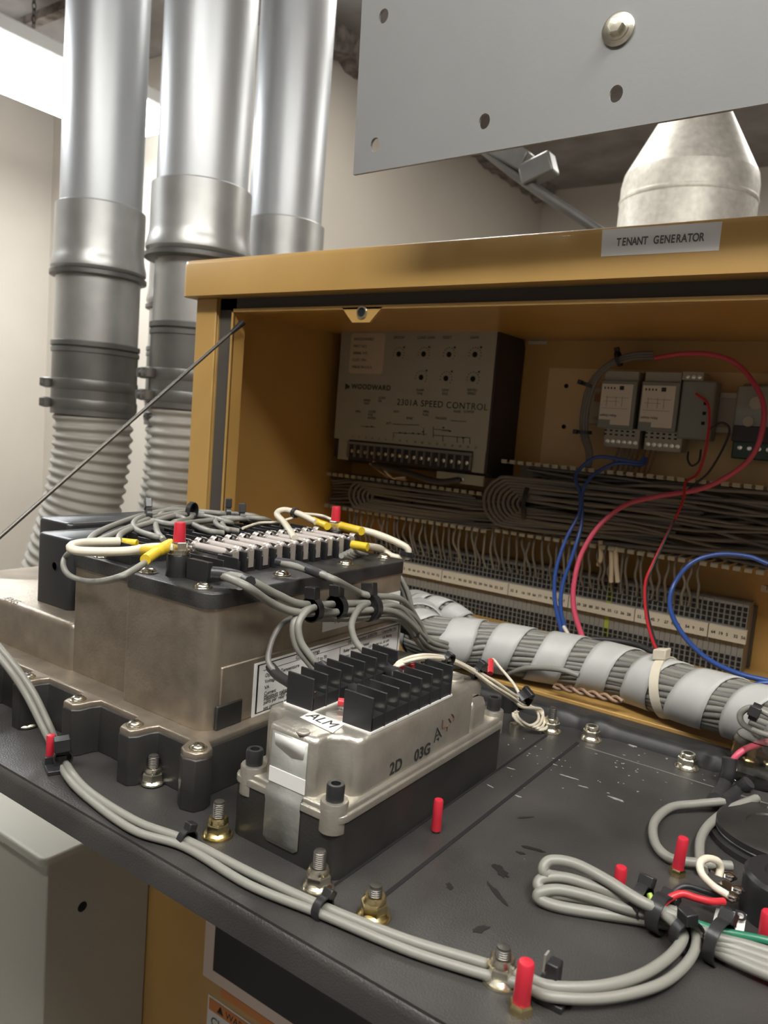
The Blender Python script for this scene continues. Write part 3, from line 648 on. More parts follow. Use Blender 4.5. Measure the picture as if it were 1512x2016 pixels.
# hand-stamped triangle and red squiggle
def stroke(P, r, par, m, x=x1+.0003):
    b = MB()
    for ln in P: b.tube([ox(*q, x) for q in ln], r, 5)
    return b.build('stamp_mark', m, par)
stroke([[(855, 1462), (861, 1433), (869, 1450)], [(857, 1450), (866, 1444)], [(860, 1456), (864, 1452), (863, 1458)]], .00035, alm, M_INK)
stroke([[(872, 1418), (871, 1434), (876, 1430)], [(881, 1430), (880, 1440)], [(879, 1432), (885, 1426)], [(884, 1414), (888, 1422)], [(890, 1405), (894, 1412), (892, 1420)]], .00035, alm, M_RINK)

# ================================================================== cables
def cable(P, r, m, label, name='cable', cat='cable', group=None, k=8, seg=8, parts=None):
    P = pts(*P) if not isinstance(P[0], V) else P
    o = MB().tube(smooth(P, k), r, seg).build(name, m, ang=80, loc=tuple(P[0])); tag(o, label, cat, group); return o
def tie(px, py, ax, v, d, R, label, m=M_BLK2, head=None, w=.0022, hd=.0042, name='cable_tie'):
    c = V(_on('xyz'.index(ax), v, px, py)) if ax else V(v); d = V(d).normalized()
    t = thing(name, c, label, 'cable tie'); u = d.orthogonal().normalized(); 
    up = V(head) if head else V((0, 0, 1)); up = (up-d*up.dot(d)).normalized(); s = d.cross(up)
    MB().lathe([(R-.0002, -w), (R+.0008, -w), (R+.0008, w), (R-.0002, w), (R-.0002, -w)], c, d, 24).build('strap', m, t)
    MB().fbox(c+up*(R+hd*.6), s*hd*.85, d*w*1.35, up*hd*.75).build('head', m, t, bevel=.0006)
    return t
# long pair along the front edge of the door
main = [(-60, 1215, 'y', -.400), (0, 1276, 'y', -.400), (58, 1352, 'y', -.392), (95, 1425, 'y', -.388), (120, 1482, 'y', -.388), (140, 1520, 'z', .006), (180, 1562, 'z', .004), (270, 1618, 'z', .0035), (368, 1655, 'z', .0035), (500, 1722, 'z', .0032), (636, 1785, 'z', .0035), (800, 1850, 'z', .0032), (940, 1893, 'z', .0035), (1030, 1922, 'z', .006), (1085, 1942, 'z', .008), (1180, 1942, 'z', .008), (1262, 1920, 'z', .008), (1320, 1882, 'z', .008), (1345, 1845, 'z', .009), (1330, 1820, 'z', .012), (1300, 1795, 'z', .012)]
cable(main, .0027, M_GRY, 'upper of two grey cables running the whole front edge of the door')
low = [(-60, 1232, 'y', -.4055), (0, 1295, 'y', -.4055), (48, 1362, 'y', -.398), (86, 1436, 'y', -.394), (113, 1490, 'y', -.393), (132, 1528, 'z', .0045), (172, 1570, 'z', .003), (262, 1634, 'z', .0028), (365, 1668, 'z', .0028), (490, 1742, 'z', .0027), (634, 1800, 'z', .003), (795, 1868, 'z', .0027), (930, 1912, 'z', .003), (1025, 1938, 'z', .004), (1085, 1962, 'z', .006), (1190, 1965, 'z', .005), (1290, 1942, 'z', .005), (1345, 1905, 'z', .005), (1370, 1862, 'z', .007), (1362, 1822, 'z', .010), (1335, 1800, 'z', .012)]
cable(low, .0025, M_GRY, 'lower of two grey cables running the whole front edge of the door')
tie(124, 1490, 'z', .008, (.55, -.3, 0), .0055, 'black cable tie holding two grey cables by the far left red cap', head=(.2, -.2, 1), hd=.006, w=.003)
t = thing('tie_mount', oz(112, 1512, 0), 'black adhesive tie mount under the cables at far left', 'mount'); c = oz(112, 1512, 0)
MB().fbox(c+Z*.0015, (.010, -.004, 0), (.003, .007, 0), (0, 0, .0015)).build('base', M_BLK2, t, bevel=.0005)
MB().fbox(c+V((-.002, 0, .0045)), (.0012, -.0005, 0), (.003, .006, 0), (0, 0, .003)).build('cradle', M_BLK2, t)
tie(368, 1652, 'z', .004, (.92, -.10, 0), .0052, 'black cable tie on the front cables midway to the alarm module', head=(.1, .3, 1), hd=.0032)
tie(635, 1788, 'z', .004, (1, -.05, 0), .0055, 'black cable tie on the front cables below the alarm module', head=(0, .6, .8), hd=.003)
t = thing('tie_mount', oz(1085, 1962, 0), 'tall black tie mount clamping the front cables beside the large red cap', 'mount'); c = oz(1085, 1962, 0)
MB().fbox(c+Z*.0015, (.008, 0, 0), (0, .008, 0), (0, 0, .0015)).build('base', M_BLK2, t, bevel=.0005)
MB().fbox(c+V((0, 0, .0085)), (.0028, 0, 0), (0, .0035, 0), (0, 0, .0085)).build('clamp_body', M_BLK2, t, bevel=.0008)
MB().fbox(c+V((-.004, 0, .0150)), (.0005, 0, 0), (0, .0022, 0), (0, 0, .0040)).build('tail', M_GRY, t)

# cables from the terminal lid down to the alarm module
G1 = 'grey cables looping from the terminal lid to the ties on the module side'
SX_ = .150
cable([(440, 1130, 'z', .139), (490, 1142, 'z', .138), (545, 1170, 'x', .148), (600, 1190, 'x', .150), (700, 1188, 'x', .150), (770, 1190, 'x', .148), (815, 1215, 'x', .140), (835, 1250, 'y', -.09)], .0028, M_GRY, 'upper grey cable from front terminal strip passing the three side ties')
cable([(440, 1134, 'z', .138), (485, 1154, 'z', .137), (540, 1190, 'x', .150), (598, 1207, 'x', .154), (700, 1203, 'x', .154), (770, 1203, 'x', .152), (812, 1232, 'x', .145), (830, 1262, 'y', -.09)], .0028, M_GRY, 'lower grey cable from front terminal strip passing the three side ties')
cable([(550, 1107, 'z', .140), (620, 1126, 'z', .139), (662, 1143, 'z', .137), (700, 1163, 'x', .147), (730, 1173, 'x', .149), (790, 1180, 'x', .145), (822, 1220, 'x', .138), (842, 1262, 'y', -.09)], .0026, M_GRY, 'grey cable with black sleeve leaving the fuse row toward the third tie')
cable([(545, 1106, 'z', .140), (585, 1113, 'z', .140), (622, 1127, 'z', .139), (642, 1135, 'z', .138)], .0036, M_SLV, 'black heat shrink sleeve on cable at middle of fuse row', 'shrink_sleeve', 'sleeve')
cable([(418, 1128, 'z', .139), (440, 1130, 'z', .139), (468, 1136, 'z', .138), (492, 1147, 'z', .1375)], .0045, M_SLV, 'thick black sleeve at the front terminal strip of the large module', 'shrink_sleeve', 'sleeve')
cable([(662, 1218, 'x', .152), (620, 1196, 'x', .156), (590, 1222, 'x', .158), (592, 1262, 'x', .162), (615, 1296, 'x', .170), (633, 1318, 'x', .176), (660, 1345, 'x', .195), (690, 1360, 'x', .215)], .0026, M_GRY, 'front grey cable curving down from first tie to alarm strip')
cable([(672, 1212, 'x', .150), (618, 1196, 'x', .152), (580, 1222, 'x', .154), (582, 1268, 'x', .158), (606, 1302, 'x', .166), (628, 1326, 'x', .174), (660, 1350, 'x', .19), (700, 1365, 'x', .22)], .0026, M_GRY, 'rear grey cable curving down from first tie to alarm strip')
cable([(632, 1313, 'x', .176), (660, 1340, 'x', .195), (690, 1358, 'x', .215), (712, 1366, 'x', .235)], .0052, M_SLV, 'thick black sleeve lying across the near alarm terminals', 'shrink_sleeve', 'sleeve')
cable([(720, 1190, 'x', .150), (705, 1200, 'x', .158), (692, 1230, 'x', .165), (700, 1262, 'x', .175), (725, 1288, 'x', .19), (760, 1315, 'x', .215), (785, 1330, 'x', .24)], .0026, M_GRY, 'grey cable curving down from the third tie to middle alarm terminals')
cable([(733, 1292, 'x', .195), (762, 1317, 'x', .215), (782, 1326, 'x', .235)], .0042, M_SLV, 'black sleeve at the middle alarm terminals', 'shrink_sleeve', 'sleeve')
cable([(600, 1205, 'x', .145), (560, 1225, 'x', .144), (538, 1255, 'x', .145), (528, 1300, 'x', .150), (545, 1325, 'x', .160), (570, 1342, 'x', .18), (588, 1350, 'x', .2)], .0021, M_GRY2, 'thin dark grey cable hanging left of first tie onto rating label')
cable([(532, 1312, 'x', .150), (548, 1330, 'x', .162), (572, 1345, 'x', .182)], .0036, M_SLV, 'black sleeve in front of the rating label', 'shrink_sleeve', 'sleeve')
for i, (dy, dz) in enumerate(((0, 0), (9, .001), (-8, .001), (16, 0))):
    cable([(610+i*4, 1212+dy*.4, 'x', .151+dz), (700, 1210+dy*.5, 'x', .151+dz), (775, 1200+dy, 'x', .149+dz), (805, 1222+dy, 'x', .143), (845-i*3, 1262+dy, 'y', -.085), (880, 1275+dy, 'y', -.04)], .0025, M_GRY, 'grey cable bundled through the side ties toward the wrapped bundle', group='bundled side cables')
for x_, y_ in ((615, 1200), (663, 1194)): tie(x_, y_, 'x', .152, (0, 1, 0), .0085, 'black cable tie on the side cables, %s' % ('nearest the front corner' if x_ == 615 else 'second from the front corner'), head=(-.1, 0, 1), hd=.0058, w=.0024)
tie(728, 1196, 'x', .150, (0, 1, -.1), .0105, 'largest black cable tie on the side cables, farthest back', head=(-.2, 0, 1), hd=.0068, w=.0026)
# right cables dropping behind the module
for i in range(4):
    cable([(690-i*6, 1085+i*3, 'z', .137), (730-i*4, 1098+i*4, 'y', -.135), (775-i*3, 1122+i*5, 'y', -.12), (800-i*7, 1160+i*3, 'y', -.115), (812-i*8, 1205+i*2, 'y', -.11), (822-i*4, 1255, 'y', -.09)], .0024, M_GRY, 'grey cable bending down round the far corner of terminal lid', group='cables round the far lid corner')
tie(802, 1240, 'y', -.112, (.1, .1, 1), .0085, 'black cable tie low at the far corner of the large module', head=(1, -.3, 0), hd=.004)
# white cables with yellow lugs at stud two
cable([(700, 1041, 'z', .150), (740, 1051, 'y', -.13), (782, 1068, 'y', -.12), (803, 1082, 'y', -.115), (800, 1100, 'y', -.115)], .0032, M_CRM, 'white cable with yellow lug right of far red cap')
cable([(720, 1075, 'z', .142), (750, 1080, 'y', -.125), (772, 1095, 'y', -.12), (795, 1097, 'y', -.115), (803, 1085, 'y', -.113)], .0030, M_CRM, 'white cable with yellow lug below the far red cap lugs')
cable([(580, 1060, 'z', .146), (560, 1030, 'z', .150), (545, 1012, 'z', .153), (560, 1004, 'z', .156), (590, 1012, 'z', .155), (622, 1028, 'z', .151)], .0030, M_CRM, 'white cable looping up left of the far red cap')
cable([(600, 1012, 'z', .152), (630, 1015, 'z', .153), (650, 1022, 'z', .15), (680, 1036, 'z', .148)], .0016, M_CRM, 'thin white wire passing behind the far red cap')
cable([(478, 1040, 'z', .146), (510, 1030, 'z', .146), (545, 1028, 'z', .146), (575, 1020, 'z', .15), (600, 1012, 'z', .152)], .0013, M_CRM, 'thin white wire along the rear barrier strip')
def lug(P, r, label):
    t = cable(P, r, M_YLUG, label, 'ring_lug', 'cable lug', seg=10); return t
lug([(668, 1034, 'z', .150), (682, 1038, 'z', .150), (712, 1046, 'z', .150)], .0038, 'yellow crimp lug on right side of far red cap')
lug([(693, 1072, 'z', .142), (705, 1074, 'z', .142), (724, 1077, 'z', .142)], .0036, 'yellow crimp lug below the far red cap')
lug([(615, 1024, 'z', .152), (628, 1030, 'z', .150), (645, 1036, 'z', .150)], .0036, 'yellow crimp lug on left side of far red cap')
tie(581, 1010, 'z', .155, (1, -.1, 0), .0038, 'small black tie round the looping white cable', head=(0, 0, 1), hd=.001)
tie(800, 1088, 'y', -.114, (.2, 0, 1), .0058, 'black tie round white cables at far lid corner', head=(1, 0, 0), hd=.0015)
# left end white and grey cables
cable([(338, 1078, 'z', .150), (300, 1078, 'z', .150), (250, 1085, 'z', .146), (180, 1086, 'z', .145), (145, 1083, 'z', .145), (142, 1074, 'z', .147), (175, 1068, 'z', .147), (235, 1066, 'z', .147)], .0032, M_CRM, 'thick white cable folded back left of the near red cap')
cable([(336, 1072, 'z', .149), (300, 1095, 'z', .146), (275, 1115, 'z', .145), (230, 1138, 'z', .143), (180, 1145, 'y', -.362), (140, 1135, 'y', -.362), (125, 1115, 'y', -.362), (130, 1095, 'y', -.355), (150, 1080, 'z', .140)], .0022, M_GRY, 'grey loop hanging over the front left edge of the terminal lid')
lug([(325, 1080, 'z', .150), (308, 1084, 'z', .150), (275, 1082, 'z', .147)], .0038, 'yellow lug with white cable at near red cap')
lug([(336, 1070, 'z', .152), (315, 1082, 'z', .150), (286, 1102, 'z', .1475)], .0036, 'yellow lug with grey loop at near red cap')
lug([(270, 1070, 'z', .144), (250, 1068, 'z', .144), (230, 1066, 'z', .145)], .0030, 'yellow lug behind the folded white cable')
LG = 'grey cables looping over the back of the terminal lid'
loops = [
 [(172, 1068), (190, 1050), (235, 1030), (290, 1012), (350, 1004), (430, 1010), (500, 1016)],
 [(180, 1070), (215, 1055), (250, 1040), (300, 1020), (370, 1008), (440, 1018), (500, 1024)],
 [(232, 1066), (238, 1052), (262, 1040), (300, 1028), (350, 1014), (400, 1016), (450, 1028)],
 [(322, 1060), (300, 1055), (270, 1044), (263, 1030), (280, 1018), (320, 1012), (380, 1008), (440, 1012)],
 [(322, 1064), (310, 1048), (308, 1028), (322, 1008), (350, 1000), (372, 1004), (376, 1020), (340, 1030)],
 [(440, 1050), (410, 1045), (385, 1035), (360, 1020), (345, 1014), (370, 1008)],
 [(470, 1046), (440, 1040), (425, 1030), (430, 1022), (455, 1020), (500, 1024)],
 [(458, 1044), (445, 1042), (438, 1032), (445, 1024), (480, 1022)],
 [(300, 1025), (340, 1032), (400, 1026), (460, 1020), (520, 1022)]]
desc = ['outermost', 'second', 'low left', 'front dipping', 'tall round', 'slanting', 'right small', 'right inner', 'straight rear']
for q, dn in zip(loops, desc):
    z = .146; cable([(x, y, 'z', z+.002*math.sin(i*2.1)) for i, (x, y) in enumerate(q)]+[(q[-1][0]+22, q[-1][1]+14, 'z', .128)], .0025, M_GRY, dn+' grey cable loop over the back of the terminal lid', group=LG)
tie(292, 1015, 'z', .148, (.5, .9, 0), .0075, 'black cable tie left of near red cap on the looping cables', head=(-.6, 0, 1), hd=.006)
tie(378, 1006, 'z', .150, (1, .3, 0), .0075, 'round black tie just right above near red cap', head=(0, 0, 1), hd=.001)
tie(449, 1010, 'z', .148, (.6, .8, 0), .006, 'black cable tie by the yellow post on the looping cables', head=(-.2, 0, 1), hd=.006)
tie(476, 1018, 'z', .148, (.6, .8, 0), .005, 'small shiny cable tie beside the one by yellow post', head=(-.2, 0, 1), hd=.006, m=M_SLV)

# white wire bundle behind the alarm module
WG = 'thin white wires tied behind the alarm module'
for i in range(4):
    zz = (0, .0022, -.0018, .0035, .001)[i]; o = (0, 5, 10, -5, 14)[i]
    cable([(770+i*3, 1322, 'z', .084), (785, 1306+o*.5, 'z', .09), (830, 1293+o*.6, 'z', .092+zz), (885, 1298+o*.3, 'z', .084+zz*.4), (935, 1322+o*.4, 'z', .068+zz*.4), (975, 1347+o, 'z', .055+zz), (1010, 1370+o*.8, 'z', .04+zz), (1028, 1382+o, 'z', .03), (1060+o*.6, 1400-o*.3, 'z', .014), (1077-i*6, 1425-i*2, 'z', .006+i*.0015), (1066-i*8, 1437-i*3, 'z', .005+i*.0012), (1030-i*3, 1428-i*5, 'z', .005+i*.001), (1012+i*2, 1412-i*4, 'z', .007), (1010+i*5, 1403-i*2, 'z', .010)], .00125, M_CRM, 'thin white wire running over the far end of alarm module', group=WG, name='wire', cat='wire')
cable([(1030, 1380, 'z', .030), (1010, 1345, 'z', .036), (985, 1315, 'z', .042), (972, 1299, 'z', .046), (966, 1302, 'z', .046)], .0013, M_CRM, 'single white wire rising to the small red sleeve', name='wire', cat='wire')
cable([(966, 1300, 'z', .046), (965, 1326, 'z', .038)], .0028, M_RED2, 'small red crimp sleeve behind the alarm module', 'crimp_sleeve', 'sleeve')
redlug = cable([(778, 1316, 'z', .085), (800, 1309, 'z', .088), (822, 1316, 'z', .086)], .0030, M_RED2, 'red crimp at the far alarm terminals', 'crimp_sleeve', 'sleeve')
cable([(666, 1382, 'z', .078), (684, 1384, 'z', .078)], .0026, M_RED2, 'red crimp between the two alarm terminal strips at front', 'crimp_sleeve', 'sleeve')
tie(883, 1299, 'z', .086, (.9, -.1, -.2), .0045, 'black tie round white wires above the alarm strip end', head=(0, 0, 1), hd=.001)
tie(938, 1324, 'z', .067, (.9, -.1, -.4), .0045, 'black tie round white wires right of the alarm housing', head=(-.2, .3, 1), hd=.0042)
tie(1028, 1379, 'z', .032, (.9, -.3, -.5), .0075, 'wide black tie gathering the white wires by the rear nut', head=(0, .2, 1), hd=.003, w=.004)
t = thing('black_spacer', oz(998, 1400, 0), 'black cylindrical stand-off behind the alarm module corner', 'spacer')
for px, py, z in ((998, 1400, .0),):
    c = oz(px, py, z); MB().cyl(c, Z, .0062, .016, 18).build('spacer_body', M_BLK2, t)
t = thing('silver_collar', oz(1012, 1445, 0), 'short silver collar on the door right of the alarm module', 'collar')
MB().lathe([(.0045, 0), (.0045, .010), (.0038, .0104), (.0025, .0104), (.0025, .008)], oz(1012, 1448, 0), Z, 20).build('collar_body', M_ZINC, t)

# ================================================================== wrapped cable bundle along the sill
BP = smooth([V((-.02, .080, .022)), V((.03, .070, .028))]+[oz(x, y, .029)+Z*dz for x, y, dz in ((840, 1255, 0), (950, 1270, 0), (1050, 1288, 0), (1150, 1306, 0), (1250, 1332, 0), (1350, 1370, .002), (1450, 1404, .004), (1530, 1440, .006), (1620, 1490, .006))], 14)
bun = thing('cable_bundle', BP[60], 'thick bundle of grey cables in pale spiral wrap along the sill', 'cable bundle')
def arc(P):
    L = [0]
    for i in range(1, len(P)): L.append(L[-1]+(P[i]-P[i-1]).length)
    return L
def at_s(P, L, s):
    s = max(0, min(L[-1]-1e-6, s)); lo = 0; hi = len(L)-1
    while hi-lo > 1:
        m_ = (lo+hi)//2
        if L[m_] <= s: lo = m_
        else: hi = m_
    p = P[lo].lerp(P[lo+1], (s-L[lo])/(L[lo+1]-L[lo])); a = P[max(lo-1, 0)]; bq = P[min(lo+2, len(P)-1)]
    d = (bq-a).normalized(); up = (Z-d*Z.dot(d)).normalized(); fr = up.cross(d)*1.0
    if fr.y > 0: fr = -fr
    return p, d, up, fr
BL = arc(BP); BR = .0250
for k in range(30):
    th = 2*PI*k/30; rr = BR-.0030-(.0006 if k % 3 == 0 else 0)
    Q = []
    for i in range(61):
        s = BL[-1]*i/60; p, d, up, fr = at_s(BP, BL, s); a = th+.9*s/.2+.05*math.sin(i*.5+k)
        Q.append(p+(fr*math.cos(a)+up*math.sin(a))*rr)
    MB().tube(Q, .0031, 8).build('cable', M_GRY2 if k % 2 else M_GRY, bun, ang=80)
MB().tube(BP, BR-.0065, 16).build('core_cables', M_GRY2, bun)
wl = []; b = MB(); pitch = .0505; N = int(BL[-1]/pitch*28); vs = []; ph = 1.3
for i in range(N+1):
    sc_ = BL[-1]*i/N; a = 2*PI*sc_/pitch+ph
    for j in range(7):
        s = sc_+(j/6-.5)*.031; p, d, up, fr = at_s(BP, BL, s)
        vs.append(p+(fr*math.cos(a)+up*math.sin(a))*(BR+.0008))
b.add(vs, [(i*7+j, i*7+j+1, (i+1)*7+j+1, (i+1)*7+j) for i in range(N) for j in range(6)])
b.build('spiral_wrap', M_WRAP, bun, solid=.0013, ang=60)
# smaller wrapped branch at the left
SP_ = smooth(pts((800, 1190, 'y', .06), (840, 1192, 'y', .05), (885, 1205, 'y', .045), (930, 1235, 'y', .045), (985, 1265, 'y', .04)), 12)
br = thing('cable_bundle', SP_[10], 'smaller wrapped branch of cables joining the thick bundle at left', 'cable bundle')
SL = arc(SP_)
for k in range(9):
    Q = []
    for i in range(21):
        s = SL[-1]*i/20; p, d, up, fr = at_s(SP_, SL, s); a = 2*PI*k/9+s*8; Q.append(p+(fr*math.cos(a)+up*math.sin(a))*.0085)
    MB().tube(Q, .0030, 8).build('cable', M_GRY, br, ang=80)
vs = []; N = 110
for i in range(N+1):
    sc_ = SL[-1]*.52*i/N+.012; a = 2*PI*sc_/.0255
    for j in range(5):
        s = sc_+(j/4-.5)*.021; p, d, up, fr = at_s(SP_, SL, s); vs.append(p+(fr*math.cos(a)+up*math.sin(a))*.0128)
MB().add(vs, [(i*5+j, i*5+j+1, (i+1)*5+j+1, (i+1)*5+j) for i in range(N) for j in range(4)]).build('spiral_wrap', M_WRAP, br, solid=.001, ang=60)
# big cream tie on the bundle
def bs(px, py):
    best = min(range(len(BP)), key=lambda i: ((oz(px, py, .033)-BP[i]).length)); return BP[best], (BP[min(best+1, len(BP)-1)]-BP[best-1]).normalized()
c, d = bs(1285, 1352)
t = thing('cable_tie', c, 'cream nylon cable tie round the thick wrapped bundle', 'cable tie')
tilt = (d+V((.0, .25, .18))).normalized()
MB().lathe([(BR+.0016, -.0042), (BR+.0030, -.0042), (BR+.0030, .0042), (BR+.0016, .0042), (BR+.0016, -.0042)], c, tilt, 48).build('strap', M_CRM, t)
hp = c+((Z*.98+V((0, -.15, 0)))-tilt*(Z*.98+V((0, -.15, 0))).dot(tilt)).normalized()*(BR+.0065)
MB().fbox(hp, tilt*.0062, tilt.cross(Z).normalized()*.0058, Z*.005).build('head', M_CRM, t, bevel=.001)
cable([(1000, 1325, 'y', .0), (1040, 1315, 'y', -.005), (1100, 1318, 'y', -.012), (1140, 1330, 'y', -.012)], .0028, M_GRY, 'short grey cable leaving the underside of wrapped bundle')
b = MB()
for s in (0, PI):
    Q = [oy(1090+i*6.5, 1350+i*1.4, -.002)+Z*.0022*math.sin(i*.9+s)+Y*.0022*math.cos(i*.9+s) for i in range(22)]; b.tube(Q, .0017, 6)
tag(b.build('braided_wire', M_COPP, ang=80, loc=tuple(oy(1150, 1365, 0))), 'twisted copper coloured wire under the wrapped bundle', 'wire')

# ================================================================== inside the cabinet: speed control unit
wx0, wx1, wy, wz0, wz1 = -.2725, -.0025, .2638, .2190, .3919
w = thing('speed_control_unit', ((wx0+wx1)/2, .352, .29), 'dark speed control box with sage grey printed front', 'control unit')
prof = [(wy+.002, .190), (wy+.002, wz1-.002), (wy+.006, wz1+.001), (.333, wz1+.001), (.345, wz1-.006), (.3515, wz1-.02), (.3515, .183), (wy+.03, .183)]
b = MB(); n = len(prof); b.add([(x, y, z) for x in (wx0, wx1+.0025) for y, z in prof], [(i, (i+1) % n, n+(i+1) % n, n+i) for i in range(n)]+[tuple(range(n)), tuple(range(2*n-1, n-1, -1))]); b.build('case', M_WDK, w, bevel=.001)
MB().box(wx0, wx1, wy, wy+.0018, wz0, wz1).build('front_plate', M_WOOD, w, bevel=.0006)
MB().box(wx0+.010, wx0+.030, wy+.0005, wy+.003, .187, wz0).build('mounting_ear', M_WOOD, w); MB().box(wx1-.020, wx1-.001, wy+.0005, wy+.003, .190, wz0).build('mounting_ear', M_WOOD, w)
MB().box(wx1-.075, wx1, wy-.001, wy+.003, .172, .186).build('lower_bracket', M_WOOD, w)
MB().lathe([(.004, 0), (.004, .0012), (.001, .002)], oy(909, 945, wy-.001), -Y, 18).build('screw', M_ZINC, w)
tb = MB().box(wx0+.030, wx1-.020, wy-.002, wy+.02, .192, .2165).build('terminal_strip', M_WDK, w)
MB().box(wx0+.030, wx1-.020, wy-.0035, wy-.002, .2125, .2165).build('strip_cover', M_TBG, tb)
for k in range(18): MB().box(wx0+.033+k*.0127, wx0+.0343+k*.0127, wy-.007, wy-.002, .193, .212).build('divider', M_TBG, tb)
for k in range(17): MB().lathe([(.003, 0), (.003, .0015), (.001, .002)], (wx0+.040+k*.0127, wy-.002, .202), -Y, 10).build('terminal_screw', M_ZINC, tb)
def wpt(px, py): return oy(px, py, wy-.0003)
# rating sticker
a, c = wpt(692, 656), wpt(753, 737)
st = []
for (x, z) in rrect(a.x, c.x, c.z, a.z, .006): st.append(V((x, 0, z)))
o_ = decal(st, wy, M_OFF, 'rating_sticker', w, .0004)
for i, ln in enumerate(('WOODWARD', 'PART NO.', 'SERIAL NO.', 'CUST. P/N', 'MADE IN U.S.A.')): text(ln, (a.x+.006, wy-.0005, a.z-.011-i*.0105), X, Z, .0058, o_, M_INK, lift=.0002)
for i, (px, py) in enumerate(((785, 697), (834, 697), (884, 698), (935, 698), (829, 743), (878, 745), (931, 746))):
    c = wpt(px, py)
    MB().lathe([(.0039, 0), (.0039, .0004)], c, -Y, 20).build('adjuster_hole', M_HOLE, w)
    b = MB(); 
    for k in range(10):
        aa = -PI*.2+k*PI*.14; p = c+X*.0095*math.cos(aa)+Z*.0095*math.sin(aa); b.fbox(p, (.0006, 0, 0), (0, .0002, 0), (0, 0, .0006))
    b.fbox(c+V((.0085, 0, .010)), (.0013, 0, 0), (0, .0002, 0), (0, 0, .0013)); b.build('dial_ticks', M_INK, w)
for s, px, py, sz in (('DROOP', 775, 667, .0055), ('LOAD GAIN', 822, 667, .0055), ('RESET', 872, 667, .0055), ('GAIN', 926, 667, .0055), ('RAMP', 820, 770, .005), ('LOW', 870, 770, .005), ('RATED', 920, 770, .005), ('TIME', 820, 777, .005), ('IDLE', 870, 777, .005), ('SPEED', 920, 777, .005)): text(s, wpt(px, py), X, Z, sz, w, M_INK, 'printed_text')
text('WOODWARD', wpt(692, 765), X, Z, .0105, w, M_INK, 'brand_text', sp=1.15, bold=.0002)
b = MB(); c = wpt(684, 761)
for k in range(4): b.fbox(c+X*(k*.0022-.0034), (.0007, 0, 0), (0, .0002, 0), (0, 0, .0045-.0008*k))
b.build('brand_mark', M_INK, w)
text('2301A SPEED CONTROL', wpt(781, 797), X, Z, .0128, w, M_INK, 'printed_title', sp=1.12)
r = random.Random(3)
for (px, py, tx) in ((716, 790, 'SPEED\nTRIM'), (745, 785, 'LOAD\nSIG'), (700, 812, 'MPU'), (725, 812, 'CLOSE\nFOR\nRATED'), (775, 812, 'AUX'), (800, 825, 'SYNC'), (833, 812, 'MINI\nFUEL'), (857, 825, 'FAILSAFE'), (893, 812, 'RAISE'), (913, 812, 'LOWER'), (760, 835, 'ACT')):
    text(tx, wpt(px, py), X, Z, .0048, w, M_INK, 'printed_text')
b = MB()
def wl_(x0, y0, x1, y1, t_=.00035):
    p, q = wpt(x0, y0), wpt(x1, y1); d = (q-p); l = d.length/2; d.normalize(); b.fbox((p+q)/2, d*l, (0, .0002, 0), V((-d.z, 0, d.x))*t_)
for q in ((773, 835, 825, 837), (773, 852, 840, 855), (775, 854, 775, 862), (855, 845, 885, 847), (853, 857, 925, 862), (853, 840, 853, 862), (710, 839, 738, 841), (872, 857, 872, 870), (900, 860, 900, 872), (912, 861, 912, 873), (925, 862, 925, 874), (887, 828, 918, 830), (785, 852, 800, 853), (834, 843, 834, 858), (870, 848, 888, 849)): wl_(*q)
for q in ((787, 852), (798, 853), (813, 853), (824, 854), (912, 862), (886, 849), (873, 842), (722, 840), (732, 840), (833, 850)): c = wpt(*q); b.fbox(c, (.0016, 0, 0), (0, .0002, 0), (0, 0, .0009))
b.build('circuit_diagram', M_INK, w)
for k in range(18):
    text(str(10+k) if k > 8 else str(k+1), (wx0+.036+k*.0127, wy-.0003, wz0+.004), X, Z, .0045, w, M_INK, 'terminal_number')
cable([(728, 912, 'y', .255), (745, 925, 'y', .25), (765, 938, 'y', .25), (800, 945, 'y', .25)], .0018, M_COPP, 'orange twisted wire below left of the speed control terminals', name='wire', cat='wire')
cable([(735, 909, 'y', .255), (752, 920, 'y', .25), (772, 940, 'y', .25), (798, 940, 'y', .25)], .0018, M_CRM, 'cream wire below left of the speed control terminals', name='wire', cat='wire')
cable([(735, 915, 'y', .25), (800, 930, 'y', .245), (860, 948, 'y', .245), (905, 945, 'y', .258)], .0045, M_SLV, 'thick black cable under the speed control terminals')

# ------------------------------------------------------------------ slotted wiring trunks
def trunk(xa, xb, ztop, zbot, label, yf=.280):
    t = thing('wiring_trunk', ((xa+xb)/2, .352, zbot), label, 'cable trunk')
    MB().box(xa, xb, .349, .3515, zbot, ztop).build('trunk_back', M_TRK, t)
    nF = int((xb-xa)/.0125)
    tt = MB(); bb = MB()
    for k in range(nF):
        x = xa+k*.0125
        for zz, B in ((ztop, tt), (zbot, bb)):
            s = -1 if zz == ztop else 1
            B.box(x+.0015, x+.0100, yf, .3505, min(zz, zz+s*.0016), max(zz, zz+s*.0016))
            B.box(x+.0015, x+.0100, yf-.0012, yf+.0012, min(zz, zz-s*.0032)-.0008, max(zz, zz-s*.0032)+.0008)
    tt.build('upper_fingers', M_TRK, t, bevel=.0005); bb.build('lower_fingers', M_TRK, t, bevel=.0005)
    return t
trunk(-.296, .012, .1590, .1095, 'slotted wiring trunk under the speed control unit')
trunk(.0130, .795, .2080, .1130, 'deep slotted wiring trunk under the relays, packed with grey wires')
